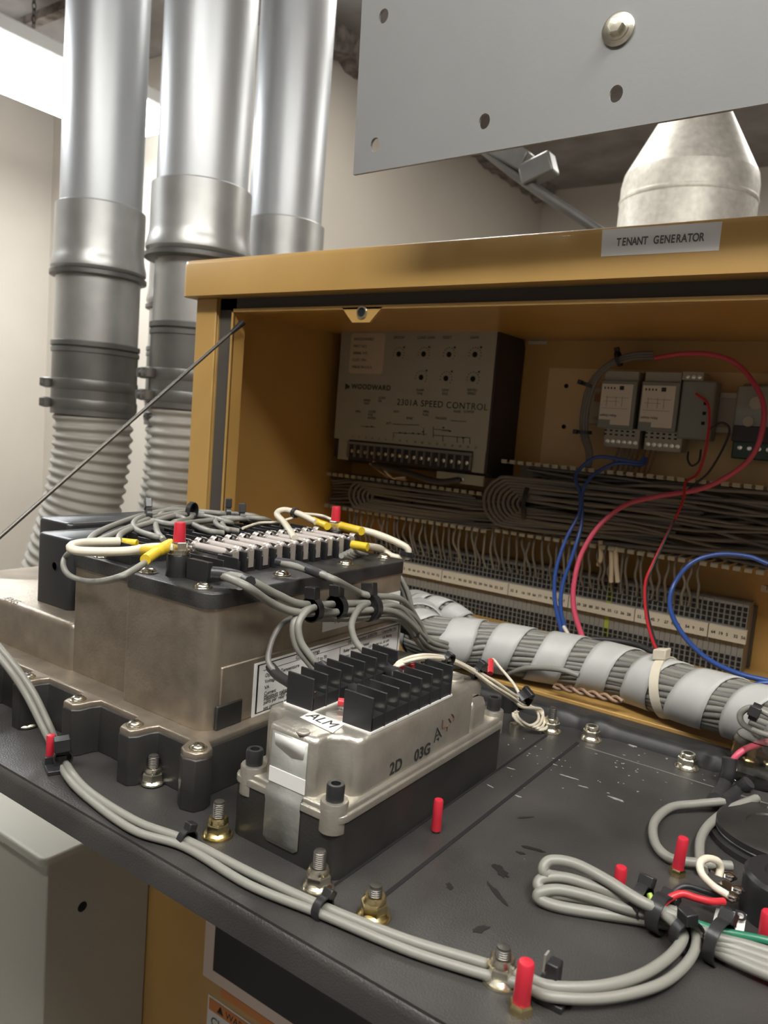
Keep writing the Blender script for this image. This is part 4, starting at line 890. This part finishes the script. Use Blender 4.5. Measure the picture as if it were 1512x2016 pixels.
# wires lying in the trunks
r = random.Random(11); TG = 'grey wires lying along the wiring trunks'
for k in range(40):
    lay = k % 3; z = .118+(k//3)*.0062; y = .290+lay*.018+r.uniform(-.004, .004)
    P = []
    x = .02 if k < 30 else .05; nn = 9
    for i in range(nn+1): P.append(V((x+(.78-x)*i/nn, y+r.uniform(-.004, .004), min(.2035, max(.117, z+r.uniform(-.0035, .0035)+.012*math.sin(i*.9+k))))))
    cable(P, r.choice((.0022, .0026, .003)), M_GRY2, 'grey wire lying along the deep trunk under the relays', name='wire', cat='wire', group=TG, k=5, seg=6)
for k in range(16):
    z = .1145+(k//2)*.0052; y = .292+(k % 2)*.02
    P = [V((-.29+.32*i/6, y+r.uniform(-.004, .004), min(.156, z+r.uniform(-.002, .002)+.006*math.sin(i*1.1)))) for i in range(7)]
    cable(P, .0024, M_GRY2, 'grey wire lying in the trunk under the speed control unit', name='wire', cat='wire', group='grey wires in the left trunk', k=5, seg=6)
# folded-back loops of spare wire
LGp = 'spare wire folded into loops in the deep trunk'
for k in range(9):
    h = .034-k*.0036; cx, cz = oy(975, 1003, .281).x+k*.0035, .1545
    P = [V((cx+.25, .300, cz+h+.004*math.sin(k*2.3)))]+[V((cx+.12, .276+.003*math.sin(k*1.7), cz+h*1.02+.003*math.sin(k*3)))]+[V((cx+.022-h*1.1*math.cos(a), .274, cz+h*math.sin(a))) for a in [PI/2-PI*i/6 for i in range(7)]]+[V((cx+.1, .276+.003*math.sin(k), cz-h*.95+.003*math.sin(k*1.3))), V((cx+.22, .300, cz-h*.8+.005*math.sin(k*2)))]
    cable(P, .0026, M_GRY2, 'grey wire folded into a loop at the left end of the deep trunk', name='wire', cat='wire', group=LGp, k=4, seg=7)
for k in range(6):
    h = .020-k*.003; cx, cz = oy(700, 975, .281).x+k*.006, .134
    P = [V((cx+.20, .296, cz+h))]+[V((cx+.1, .276, cz+h+.002*math.sin(k*2)))]+[V((cx+.012-h*math.cos(a), .275, cz+h*math.sin(a))) for a in [PI/2-PI*i/6 for i in range(7)]]+[V((cx+.1, .276, cz-h+.002*math.sin(k*1.4))), V((cx+.20, .296, cz-h))]
    cable(P, .0024, M_GRY2, 'grey wire folded into a loop under the speed control unit', name='wire', cat='wire', group='loops under speed control', k=4, seg=7)
tie(1052, 990, 'y', .30, (1, 0, 0), .036, 'black tie strap round the folded wires right of speed control unit', head=(0, -1, 0), hd=.002, w=.0028)
tie(822, 985, 'y', .30, (1, 0, 0), .024, 'black tie strap round the wires under the speed control unit', head=(0, -1, 0), hd=.002, w=.0028)
# wires dropping to the terminal row
r = random.Random(5); DG = 'wires dropping from the trunk to the terminal row'
for k in range(56):
    x = -.25+k*.0098+r.uniform(-.002, .002)
    if x > .30: break
    y = .292; P = [V((x, y, .113)), V((x+r.uniform(-.003, .003), y-.004, .098)), V((x+r.uniform(-.004, .004), y-.001, .082)), V((x+r.uniform(-.003, .003), y+.006, .066)), V((x, y+.013, .052))]
    m_ = r.choice((M_GRY2, M_GRY2, M_GRY2, M_GRY)); cable(P, .0018, m_, 'thin grey wire dropping from trunk to terminal row', name='wire', cat='wire', group=DG, k=4, seg=6)
for k, (px, py) in enumerate(((1182, 1072), (1203, 1085), (1212, 1085))):
    cable([(px, py-8, 'y', .285), (px+1, py+25, 'y', .287), (px-4+k*4, py+60-(20 if k == 0 else 0), 'y', .295)], .0032, M_CRM, 'thick white wire hanging from the trunk above terminals, %s' % ('left', 'middle', 'right')[k], name='wire', cat='wire')

# ------------------------------------------------------------------ terminal row
def tblock(m):
    b = MB(); b.box(-.0027, .0027, .302, .340, -.020, .068)
    o = b.build('terminal_block', m); return o
row = thing('terminal_row', (.1, .352, .02), 'long row of grey terminal blocks with square wire holes', 'terminal row')
nb = 84; px_ = -.205
blocks = None
for k in range(nb):
    x = px_+k*.0066
    m_ = M_TBG if k not in (58,) else mat('green_yellow_terminal', (.30, .36, .05), .5)
    if blocks is None or k == 58:
        c0 = V((x, 0, 0))
        b = MB().box(x-.0031, x+.0031, .306, .345, -.022, .0665)
        blk = b.build('terminal_block', m_, row)
        hh = []
        for zs in ((.0610, .0545, .0480, .0415), (-.0005, -.0070, -.0135, -.0195)):
            b = MB()
            for z in zs: b.box(x-.0022, x+.0022, .3048, .3062, z-.0023, z+.0023)
            hh.append(b.build('wire_holes', M_HOLE, blk))
        if k != 58: blocks = blk; hb = hh; bx = x
    else:
        c = blocks.copy(); COL.objects.link(c); c.parent = row; c.location = (x-bx, 0, 0)
        for h_ in hb: g = h_.copy(); COL.objects.link(g); g.parent = c; g.location = (0, 0, 0)
MB().box(px_-.004, px_+nb*.0066, .345, .3515, -.018, .060).build('mounting_rail', M_STL, row)
r = random.Random(9)
segx = [px_-.002, -.075, .035, .125, .215, .305, .349]
for i in range(len(segx)-1):
    a, c = segx[i]+.0006, segx[i+1]-.0006
    ms = MB().box(a, c, .2990, .3050, .0200, .0365).build('marker_strip', M_OFF, row, label='cream numbered strip')
    n = int((c-a)/.0085)
    for j in range(n): text(str(r.randint(2, 99)), (a+.003+j*.0085, .2988, .0262), X, Z, .0052, ms, M_INK, 'number', lift=.0002, bold=.0001)

# ------------------------------------------------------------------ relays on DIN rail
rail = MB(); 
for z in (.316, .2735): rail.box(.105, .42, .335, .342, z-.0035, z+.0035)
rail.box(.105, .42, .342, .345, .2735, .316); rail.box(.105, .42, .345, .3515, .285, .305)
tag(rail.build('mounting_rail', M_OFF, bevel=.0006, loc=(.26, .352, .29)), 'pale metal rail carrying the two relay modules on back panel', 'rail')
def relay(x0, label, left):
    wd_ = .047; t = thing('relay_module', (x0+wd_/2, .345, .29), label, 'relay')
    b = MB().box(x0, x0+wd_, .302, .335, .2650, .3270); b.build('body', M_RGRY, t, bevel=.001)
    MB().box(x0+.001, x0+wd_-.001, .308, .336, .3270, .3400).build('top_terminals', M_RTER, t, bevel=.0008)
    MB().box(x0+.0015, x0+.0425, .3010, .3022, .2700, .3225).build('label_plate', M_WHT if 0 else mat('relay_label', (.66, .63, .54), .5), t, bevel=.0004)
    MB().box(x0+.0015, x0+.017, .3004, .3012, .2700, .2760).build('release_tab', M_RGRY, t)
    lt = MB().box(x0+.010, x0+wd_+.009, .306, .336, .2410, .2665).build('lower_terminals', M_RTER, t, bevel=.0006)
    r_ = MB()
    for k in range(6):
        cx = x0+.0150+k*.0073
        MB().lathe([(.0029, 0), (.0029, .0008), (.0012, .0012)], (cx, .306, .2485), -Y, 14).build('terminal_screw', M_ZINC, lt)
        for z in (.2575, .2625): r_.box(cx-.0045+(-.001), cx-.0020, .3056, .3062, z-.0010, z+.0010)
    r_.build('test_holes', M_HOLE, lt)
    b = MB()
    for k in range(4): b.fbox((x0+.006+k*.0042, .3009, .3170), (.0009, 0, 0), (0, .0002, 0), (0, 0, .0013))
    b.fbox((x0+.028, .3009, .3175), (.0028, 0, 0), (0, .0002, 0), (0, 0, .0026)); b.build('led_marks', M_INK, t)
    b = MB()
    for q in ((.006, .300, .020), (.008, .305, .030), (.004, .291, .034)): b.fbox((x0+q[0]+q[2]/2, .3009, q[1]), (q[2]/2, 0, 0), (0, .00015, 0), (0, 0, .0002))
    for q in (.010, .022, .030): b.fbox((x0+q, .3009, .3005), (.0002, 0, 0), (0, .00015, 0), (0, 0, .0065))
    b.build('circuit_print', M_GRY2, t)
    text('safety relay', (x0+.003, .3009, .2805), X, Z, .0048, t, M_INK, 'printed_text')
    return t
relay(.1365, 'left one of two grey relay modules on the rail, blue wire beneath', True)
relay(.1895, 'right one of two grey relay modules on the rail', False)
t = thing('relay_housing', (.258, .345, .29), 'dark side housing right of the two relay modules', 'relay')
MB().box(.2375, .2780, .304, .335, .258, .3310).build('body', M_RGRY, t, bevel=.003)
b = MB()
for k in range(3): b.box(.266, .270, .3032, .3042, .277+k*.012, .281+k*.012)
b.build('slots', M_HOLE, t)
for k in range(3): MB().lathe([(.0024, 0), (.0024, .0008), (.001, .001)], (.244+k*.007, .303, .3345), -Y, 12).build('terminal_screw', M_ZINC, t)
MB().box(.2375, .262, .303, .335, .3305, .3405).build('top_terminals', M_RTER, t)
t = thing('relay_socket', (.33, .345, .28), 'green relay base with clear cover at right frame edge', 'relay')
MB().box(.3020, .365, .315, .345, .2395, .2900).build('base', M_PCB, t, bevel=.002)
MB().box(.3030, .365, .300, .320, .2600, .2790).build('black_relay', M_WDK, t, bevel=.001)
for k in range(6): MB().lathe([(.0028, 0), (.0028, .0008), (.0012, .0012)], (.3110+k*.0105, .315, .2530), -Y, 14).build('terminal_screw', M_CHR, t)
MB().prism(rrect(.302, .365, .302, .318, .003), .279, .326, ch=.002).build('clear_cover', mat('smoky_clear', (.55, .6, .55), .15, trans=.6), t)
MB().box(.305, .36, .319, .34, .285, .33).build('relay_body', M_RGRY, t, bevel=.002)
MB().lathe([(.0075, 0), (.0075, .001)], (.3250, .3015, .3060), -Y, 20).build('round_window', M_RTER, t)
MB().lathe([(.006, 0), (.006, .001)], (.319, .301, .284), -Y, 20).build('round_window', M_RTER, t)
# small resistor block left of relays
t = thing('rail_clip', (.125, .345, .29), 'cream and orange clips on rail left of the relays', 'clip')
MB().box(.1205, .1350, .325, .338, .300, .3105).build('orange_clip', mat('dull_orange', (.50, .22, .10), .5), t); MB().box(.1195, .1350, .325, .338, .280, .292).build('cream_clip', M_OFF, t)

# ------------------------------------------------------------------ coloured wires
def wire(P, r, m, label, group=None): return cable(P, r, m, label, 'wire', 'wire', group)
wire([(1268, 900, 'y', .300), (1260, 910, 'y', .292), (1225, 905, 'y', .280), (1175, 900, 'y', .270), (1140, 925, 'y', .262), (1133, 945, 'y', .255), (1142, 970, 'y', .250), (1140, 1010, 'y', .24), (1115, 1060, 'y', .22), (1095, 1120, 'y', .19), (1092, 1180, 'y', .15), (1105, 1240, 'y', .10), (1115, 1262, 'y', .075)], .0024, M_BLUE, 'left blue wire arching from the relays down behind the bundle')
wire([(1272, 902, 'y', .300), (1262, 915, 'y', .292), (1215, 912, 'y', .280), (1175, 930, 'y', .265), (1155, 950, 'y', .255), (1146, 975, 'y', .250), (1145, 1030, 'y', .24), (1130, 1085, 'y', .22), (1108, 1150, 'y', .18), (1104, 1200, 'y', .14), (1118, 1255, 'y', .085)], .0025, M_BLUE, 'right blue wire descending beside the pink wire behind the bundle')
wire([(1110, 1234, 'y', .09), (1126, 1262, 'y', .075)], .0022, M_CRM, 'short white wire end beside the foot of the blue wires')
wire([(1290, 705, 'y', .31), (1340, 697, 'y', .30), (1400, 698, 'y', .29), (1455, 720, 'y', .28), (1500, 785, 'y', .26), (1500, 850, 'y', .25), (1475, 905, 'y', .25), (1420, 945, 'y', .25), (1370, 965, 'y', .25), (1290, 978, 'y', .245), (1230, 995, 'y', .24), (1180, 1035, 'y', .22), (1145, 1090, 'y', .19), (1130, 1150, 'y', .16), (1130, 1200, 'y', .12), (1145, 1250, 'y', .08), (1152, 1268, 'y', .07)], .0030, M_PINK, 'long pink wire sweeping round the relays and down to the bundle')
wire([(1370, 775, 'y', .300), (1395, 800, 'y', .29), (1392, 870, 'y', .28), (1375, 930, 'y', .27), (1350, 950, 'y', .255), (1345, 985, 'y', .24), (1320, 1040, 'y', .22), (1285, 1110, 'y', .19), (1270, 1150, 'y', .17), (1272, 1210, 'y', .13), (1285, 1262, 'y', .08), (1300, 1290, 'y', .05)], .0016, M_RED2, 'thin red wire falling from the right relay to the bundle')
wire([(1345, 985, 'y', .243), (1325, 1030, 'y', .223), (1290, 1105, 'y', .192), (1273, 1150, 'y', .172), (1276, 1210, 'y', .132), (1290, 1262, 'y', .082), (1305, 1292, 'y', .052)], .0013, M_SLV, 'thin black wire twisted along the red wire in front of terminals')
wire([(1355, 890, 'y', .300), (1354, 905, 'y', .29), (1362, 917, 'y', .285), (1376, 908, 'y', .285), (1380, 885, 'y', .29)], .0013, M_SLV, 'small black wire loop under the right relay')
wire([(1396, 845, 'y', .30), (1420, 832, 'y', .29), (1436, 845, 'y', .29), (1425, 880, 'y', .285), (1395, 930, 'y', .275), (1365, 955, 'y', .27), (1350, 970, 'y', .26)], .0014, M_SLV, 'thin black wire from the green relay base to the trunk')
wire([(1512, 1110, 'y', .20), (1470, 1095, 'y', .20), (1410, 1092, 'y', .19), (1360, 1110, 'y', .18), (1325, 1155, 'y', .17), (1320, 1200, 'y', .15), (1345, 1250, 'y', .12), (1390, 1295, 'y', .09), (1450, 1325, 'y', .075), (1530, 1345, 'y', .07)], .0026, M_BLUE, 'blue wire making a big loop at the right frame edge')
wire([(1560, 1345, 'y', .06), (1500, 1345, 'y', .05), (1470, 1355, 'y', .045)], .0024, M_BLUE, 'short blue wire over the bundle at right frame edge')
wire([(1570, 1348, 'y', .05), (1512, 1352, 'y', .04), (1480, 1362, 'y', .04)], .0022, M_PINK, 'short pink wire over the bundle at right frame edge')
wire([(1010, 1263, 'y', .06), (1080, 1262, 'y', .07), (1160, 1258, 'y', .08), (1240, 1266, 'y', .08), (1290, 1285, 'y', .07)], .0032, M_SLV, 'black cable lying behind the top of the wrapped bundle')
RG = 'grey wires in the arched harness left of the relays'
for k in range(6):
    dx, dy = (k % 3)*5-5, (k//3)*.006
    cable([(1285, 700+dx, 'y', .325-dy), (1245, 702+dx, 'y', .318-dy), (1200, 718+dx*.7, 'y', .312-dy), (1165, 755, 'y', .31-dy) if 0 else (1168+dx, 752, 'y', .310-dy), (1153+dx, 800, 'y', .310-dy), (1150+dx, 850, 'y', .310-dy), (1160+dx*.8, 890, 'y', .30-dy), (1158+dx*.6, 920, 'y', .295-dy)], .0026, M_GRY2, 'dark grey wire in the arched harness left of the relays', name='wire', cat='wire', group=RG)
for px, py, d, nm in ((1218, 706, (1, 0, .3), 'at the top of'), (1158, 758, (.3, 0, 1), 'upper left on'), (1150, 851, (0, 0, 1), 'lower left on')):
    tie(px, py, 'y', .308, d, .0095, 'black tie %s the arched wire harness' % nm, head=(-1, 0, 0), hd=.004, w=.0022)
r = random.Random(21)
for k in range(8):
    x = .166+k*.0068+r.uniform(-.001, .001); m_ = M_GRY2 if k < 4 else M_COPP
    cable([V((x, .312, .242)), V((x-.001, .308, .230)), V((x-.003, .305, .218)), V((x-.004, .300, .204))], .0016, m_ if k < 4 else mat('brown_wire', (.22, .12, .06), .5), 'short wire below the relay terminals, %s' % ('grey' if k < 4 else 'brown'), name='wire', cat='wire', group='wires from relay to trunk '+('grey' if k < 4 else 'brown'), k=4, seg=6)

# ================================================================== prop rod
a = oy(478, 635, .004); e = ox(0, 1057, -.255); e2 = a+(e-a)*1.34
t = thing('door_stay', a, 'thin dark stay cable slanting from cabinet corner to the door', 'stay')
MB().tube([a, e2], .0021, 10).build('rod', M_STL, t)
MB().tube([a, a+(e-a)*.06], .0040, 12, rf=lambda u: .0042-.0018*u).build('end_fitting', M_BLK2, t)

# ================================================================== grey enclosure at lower left
t = thing('grey_enclosure', (-.6, -.05, -.7), 'light grey steel enclosure standing below the black door at left', 'enclosure')
EX, EY = -.3401, -.1625
MB().box(-.95, EX-.001, EY, .0-.001, -1.25, -.336).build('body', M_ENC, t, bevel=.002)
MB().prism(rrect(-.955, EX+.003, EY-.010, .002-.001, .010), -.3365, -.326, ch=.003).build('lid', M_ENC, t, ang=50)
c = ox(162, 1785, EX-.001)
MB().cyl(c, X, .0068, .0006, 24).build('hole', M_HOLE, t)
c = oy(10, 1648, EY); MB().lathe([(.006, 0), (.006, .004), (.003, .006)], c, -Y, 18).build('screw', M_ZINC, t)

# ================================================================== coiled cables at lower right
CG = 'thick grey cables folded into the coil on the door'
co = [[(1110, 1708, .022), (1080, 1700, .022), (1072, 1712, .020), (1085, 1690, .024)],]
coils = [
 [(1320, 1800, 'z', .012), (1262, 1775, 'z', .016), (1190, 1730, 'z', .019), (1130, 1700, 'z', .020), (1085, 1694, 'z', .019), (1070, 1708, 'z', .016), (1078, 1722, 'z', .013), (1130, 1732, 'z', .010), (1220, 1765, 'z', .009), (1320, 1810, 'z', .009)],
 [(1330, 1795, 'z', .010), (1250, 1775, 'z', .012), (1170, 1745, 'z', .013), (1110, 1728, 'z', .013), (1068, 1730, 'z', .011), (1060, 1745, 'z', .008), (1080, 1758, 'z', .006), (1150, 1770, 'z', .006), (1240, 1795, 'z', .006), (1330, 1815, 'z', .007)],
 [(1330, 1805, 'z', .009), (1240, 1790, 'z', .009), (1160, 1765, 'z', .009), (1100, 1752, 'z', .009), (1064, 1757, 'z', .007), (1062, 1770, 'z', .004), (1100, 1785, 'z', .003), (1170, 1797, 'z', .003), (1250, 1808, 'z', .004), (1330, 1822, 'z', .005)]]
for q, n_ in zip(coils, ('topmost', 'middle', 'lowest')): cable(q, .0031, M_GRY, n_+' folded loop of the thick grey cable coil on the door', group=CG)
for i in range(4):
    o = i*16
    cable([(1290, 1790+i*4, 'z', .013-.002*i), (1350, 1812+i*6, 'z', .012-.002*i), (1410, 1845+i*9, 'z', .011-.002*i), (1470, 1862+i*13, 'z', .010-.0015*i), (1560, 1890+o, 'z', .009-.001*i)], .0030, M_GRY, 'grey cable running right from coil to frame edge, %s' % ('uppermost', 'second', 'third', 'lowest')[i])
cable([(1340, 1805, 'z', .014), (1380, 1822, 'z', .013), (1425, 1835, 'z', .013), (1500, 1850, 'z', .012), (1560, 1865, 'z', .012)], .0022, M_GRN, 'green wire between the coil and SP label', 'wire', 'wire')
cable([(1278, 1760, 'z', .016), (1284, 1775, 'z', .014), (1295, 1795, 'z', .012)], .0016, mat('yellow_green_wire', (.35, .50, .08), .4), 'tiny yellow green wire at the coil tie', 'wire', 'wire')
tie(1262, 1775, 'z', .011, (1, -.15, 0), .0085, 'black tie round the coil near the small red cap', head=(-.1, .5, 1), hd=.0038, w=.0028)
tie(1300, 1798, 'z', .010, (1, -.2, 0), .0090, 'wide black tie where the coil meets the running cables', head=(0, 1, .5), hd=.0035, w=.0035)
tie(1352, 1840, 'z', .010, (.6, -.5, 0), .0075, 'black tie round the two cables curving off under the coil', head=(-.5, .3, 1), hd=.004, w=.003)
tie(1415, 1855, 'z', .009, (1, -.25, 0), .0105, 'black tie on the running cables beside the SP label', head=(-.2, .6, .8), hd=.004, w=.0028)
# sonic alarm: round black body with terminals and label
hb_c = oz(1500, 1762, 0)
t = thing('alarm_horn', hb_c, 'round black horn body with screw terminals beside SP label', 'horn')
hc = oz(1548, 1808, 0); HR = .0235
MB().lathe([(HR, 0), (HR, .022), (HR-.002, .024), (HR-.010, .024), (HR-.011, .0225)], hc, Z, 48).build('body', M_BLK2, t, ang=40)
lbq = [oz(1402, 1820, .004), oz(1464, 1838, .004), oz(1470, 1800, .012), oz(1410, 1787, .012)]
lo = MB().add(lbq+[q-Z*.0006+V((0, .0006, 0)) for q in lbq], [(0, 1, 2, 3), (7, 6, 5, 4), (0, 4, 5, 1), (1, 5, 6, 2), (2, 6, 7, 3), (3, 7, 4, 0)]).build('name_label', M_WHT, t)
ux_ = (lbq[1]-lbq[0]).normalized(); uy_ = (lbq[3]-lbq[0]); text('SP', lbq[0]+ux_*.0032+uy_*.22, ux_, uy_, .0125, lo, M_INK, lift=.0004)
for i, (px, py) in enumerate(((1425, 1722), (1440, 1748), (1428, 1762))):
    c = oz(px, py, .016)
    b = MB().fbox(c, (.0055, -.002, 0), (.0012, .003, 0), (0, 0, .0006)).lathe([(.0030, 0), (.0030, .002), (.001, .003)], c+V((.003, -.001, 0)), Z, 12)
    b.build('screw_terminal', M_CHR, t)
cable([(1415, 1725, 'z', .018), (1418, 1708, 'z', .022), (1412, 1695, 'z', .026), (1392, 1690, 'z', .028), (1378, 1700, 'z', .027), (1383, 1722, 'z', .024), (1405, 1745, 'z', .020), (1432, 1762, 'z', .018)], .0020, M_CRM, 'white wire looped up at the horn terminals', 'wire', 'wire')
cable([(1299, 1802, 'z', .012), (1310, 1775, 'z', .016), (1340, 1760, 'z', .019), (1370, 1768, 'z', .018), (1405, 1785, 'z', .017) if 0 else (1400, 1775, 'z', .017), (1425, 1775, 'z', .016)], .0019, M_RED2, 'red wire from the coil tie to the horn terminals', 'wire', 'wire')
cable([(1310, 1770, 'z', .008), (1345, 1745, 'z', .012), (1390, 1755, 'z', .014), (1425, 1768, 'z', .015)], .0015, M_SLV, 'thin black wire behind the red wire at the horn', 'wire', 'wire')
gc = oz(1530, 1668, 0)
g_ = thing('gauge_housing', gc, 'large flat black round housing behind the looped grey cables at right edge', 'gauge')
MB().lathe([(.040, 0), (.040, .004), (.037, .005), (.037, .011), (.035, .0125), (.020, .0125), (.019, .0115)], gc, Z, 56).build('body', M_BASE, g_, ang=40)
MB().lathe([(.0372, .0065), (.0376, .007), (.0372, .0075)], gc, Z, 56).build('rim', M_SLV, g_)
# three thick grey cables from the clear cover
for i, P in enumerate(([(1425, 1578, 'z', .008), (1370, 1583, 'z', .006), (1320, 1590, 'z', .005), (1288, 1620, 'z', .004), (1290, 1660, 'z', .004), (1320, 1690, 'z', .004), (1380, 1700, 'z', .004), (1440, 1705, 'z', .004)],
    [(1490, 1572, 'z', .012), (1440, 1592, 'z', .010), (1400, 1620, 'z', .007), (1380, 1650, 'z', .006), (1378, 1690, 'z', .005), (1385, 1715, 'z', .004)],
    [(1560, 1575, 'z', .012), (1515, 1595, 'z', .010), (1475, 1625, 'z', .006), (1460, 1660, 'z', .004)])):
    cable(P, .0030, M_GRY, 'thick grey cable curving below the clear cover, %s' % ('leftmost and widest loop', 'middle one', 'rightmost one')[i])
# clear terminal cover
cc = oz(1492, 1535, 0)
t = thing('clear_terminal_cover', cc, 'clear plastic cup over brass terminals by the right frame edge', 'cover')
MB().lathe([(.022, .001), (.021, .030), (.019, .034), (.004, .035), (.004, .034), (.018, .033), (.0198, .029), (.0208, .001)], cc, Z, 32).build('cup', M_CLR, t)
for dx, dy in ((-.007, .002), (.007, .006)):
    MB().lathe([(.006, 0), (.006, .010), (.005, .011), (.003, .011), (.003, .022), (.001, .023)], cc+V((dx, dy, .003)), Z, 6).build('brass_nut', M_YZN, t)
MB().lathe([(.018, .0), (.018, .004)], cc, Z, 28).build('base', M_BLK2, t)
cable([(1512, 1462, 'y', cc.y), (1480, 1470, 'y', cc.y-.01), (1455, 1483, 'y', cc.y-.02), (1438, 1503, 'y', cc.y-.024)], .0024, M_PINK, 'pink wire entering the grey sleeve at clear cover', 'wire', 'wire')
cable([(1436, 1492, 'y', cc.y-.026), (1434, 1520, 'y', cc.y-.028), (1425, 1545, 'y', cc.y-.032), (1408, 1575, 'z', .008)], .0052, M_SLV, 'dark shrink sleeve descending in front of the clear cover', 'shrink_sleeve', 'sleeve')
cable([(1475, 1540, 'y', cc.y-.03), (1450, 1560, 'y', cc.y-.032), (1425, 1580, 'z', .008)], .0050, M_SLV, 'second dark shrink sleeve right below the clear cover', 'shrink_sleeve', 'sleeve')
cable([(1540, 1425, 'y', -.07), (1505, 1402, 'y', -.07), (1478, 1393, 'y', -.07), (1458, 1405, 'y', -.07), (1462, 1425, 'y', -.07), (1490, 1440, 'y', -.07), (1530, 1452, 'y', -.07)], .0024, M_GRY, 'grey cable looped above the clear cover')
tie(1487, 1402, 'y', -.07, (1, 0, -.2), .0060, 'black tie on the grey loop above clear cover', head=(0, -1, .3), hd=.0045, w=.003)
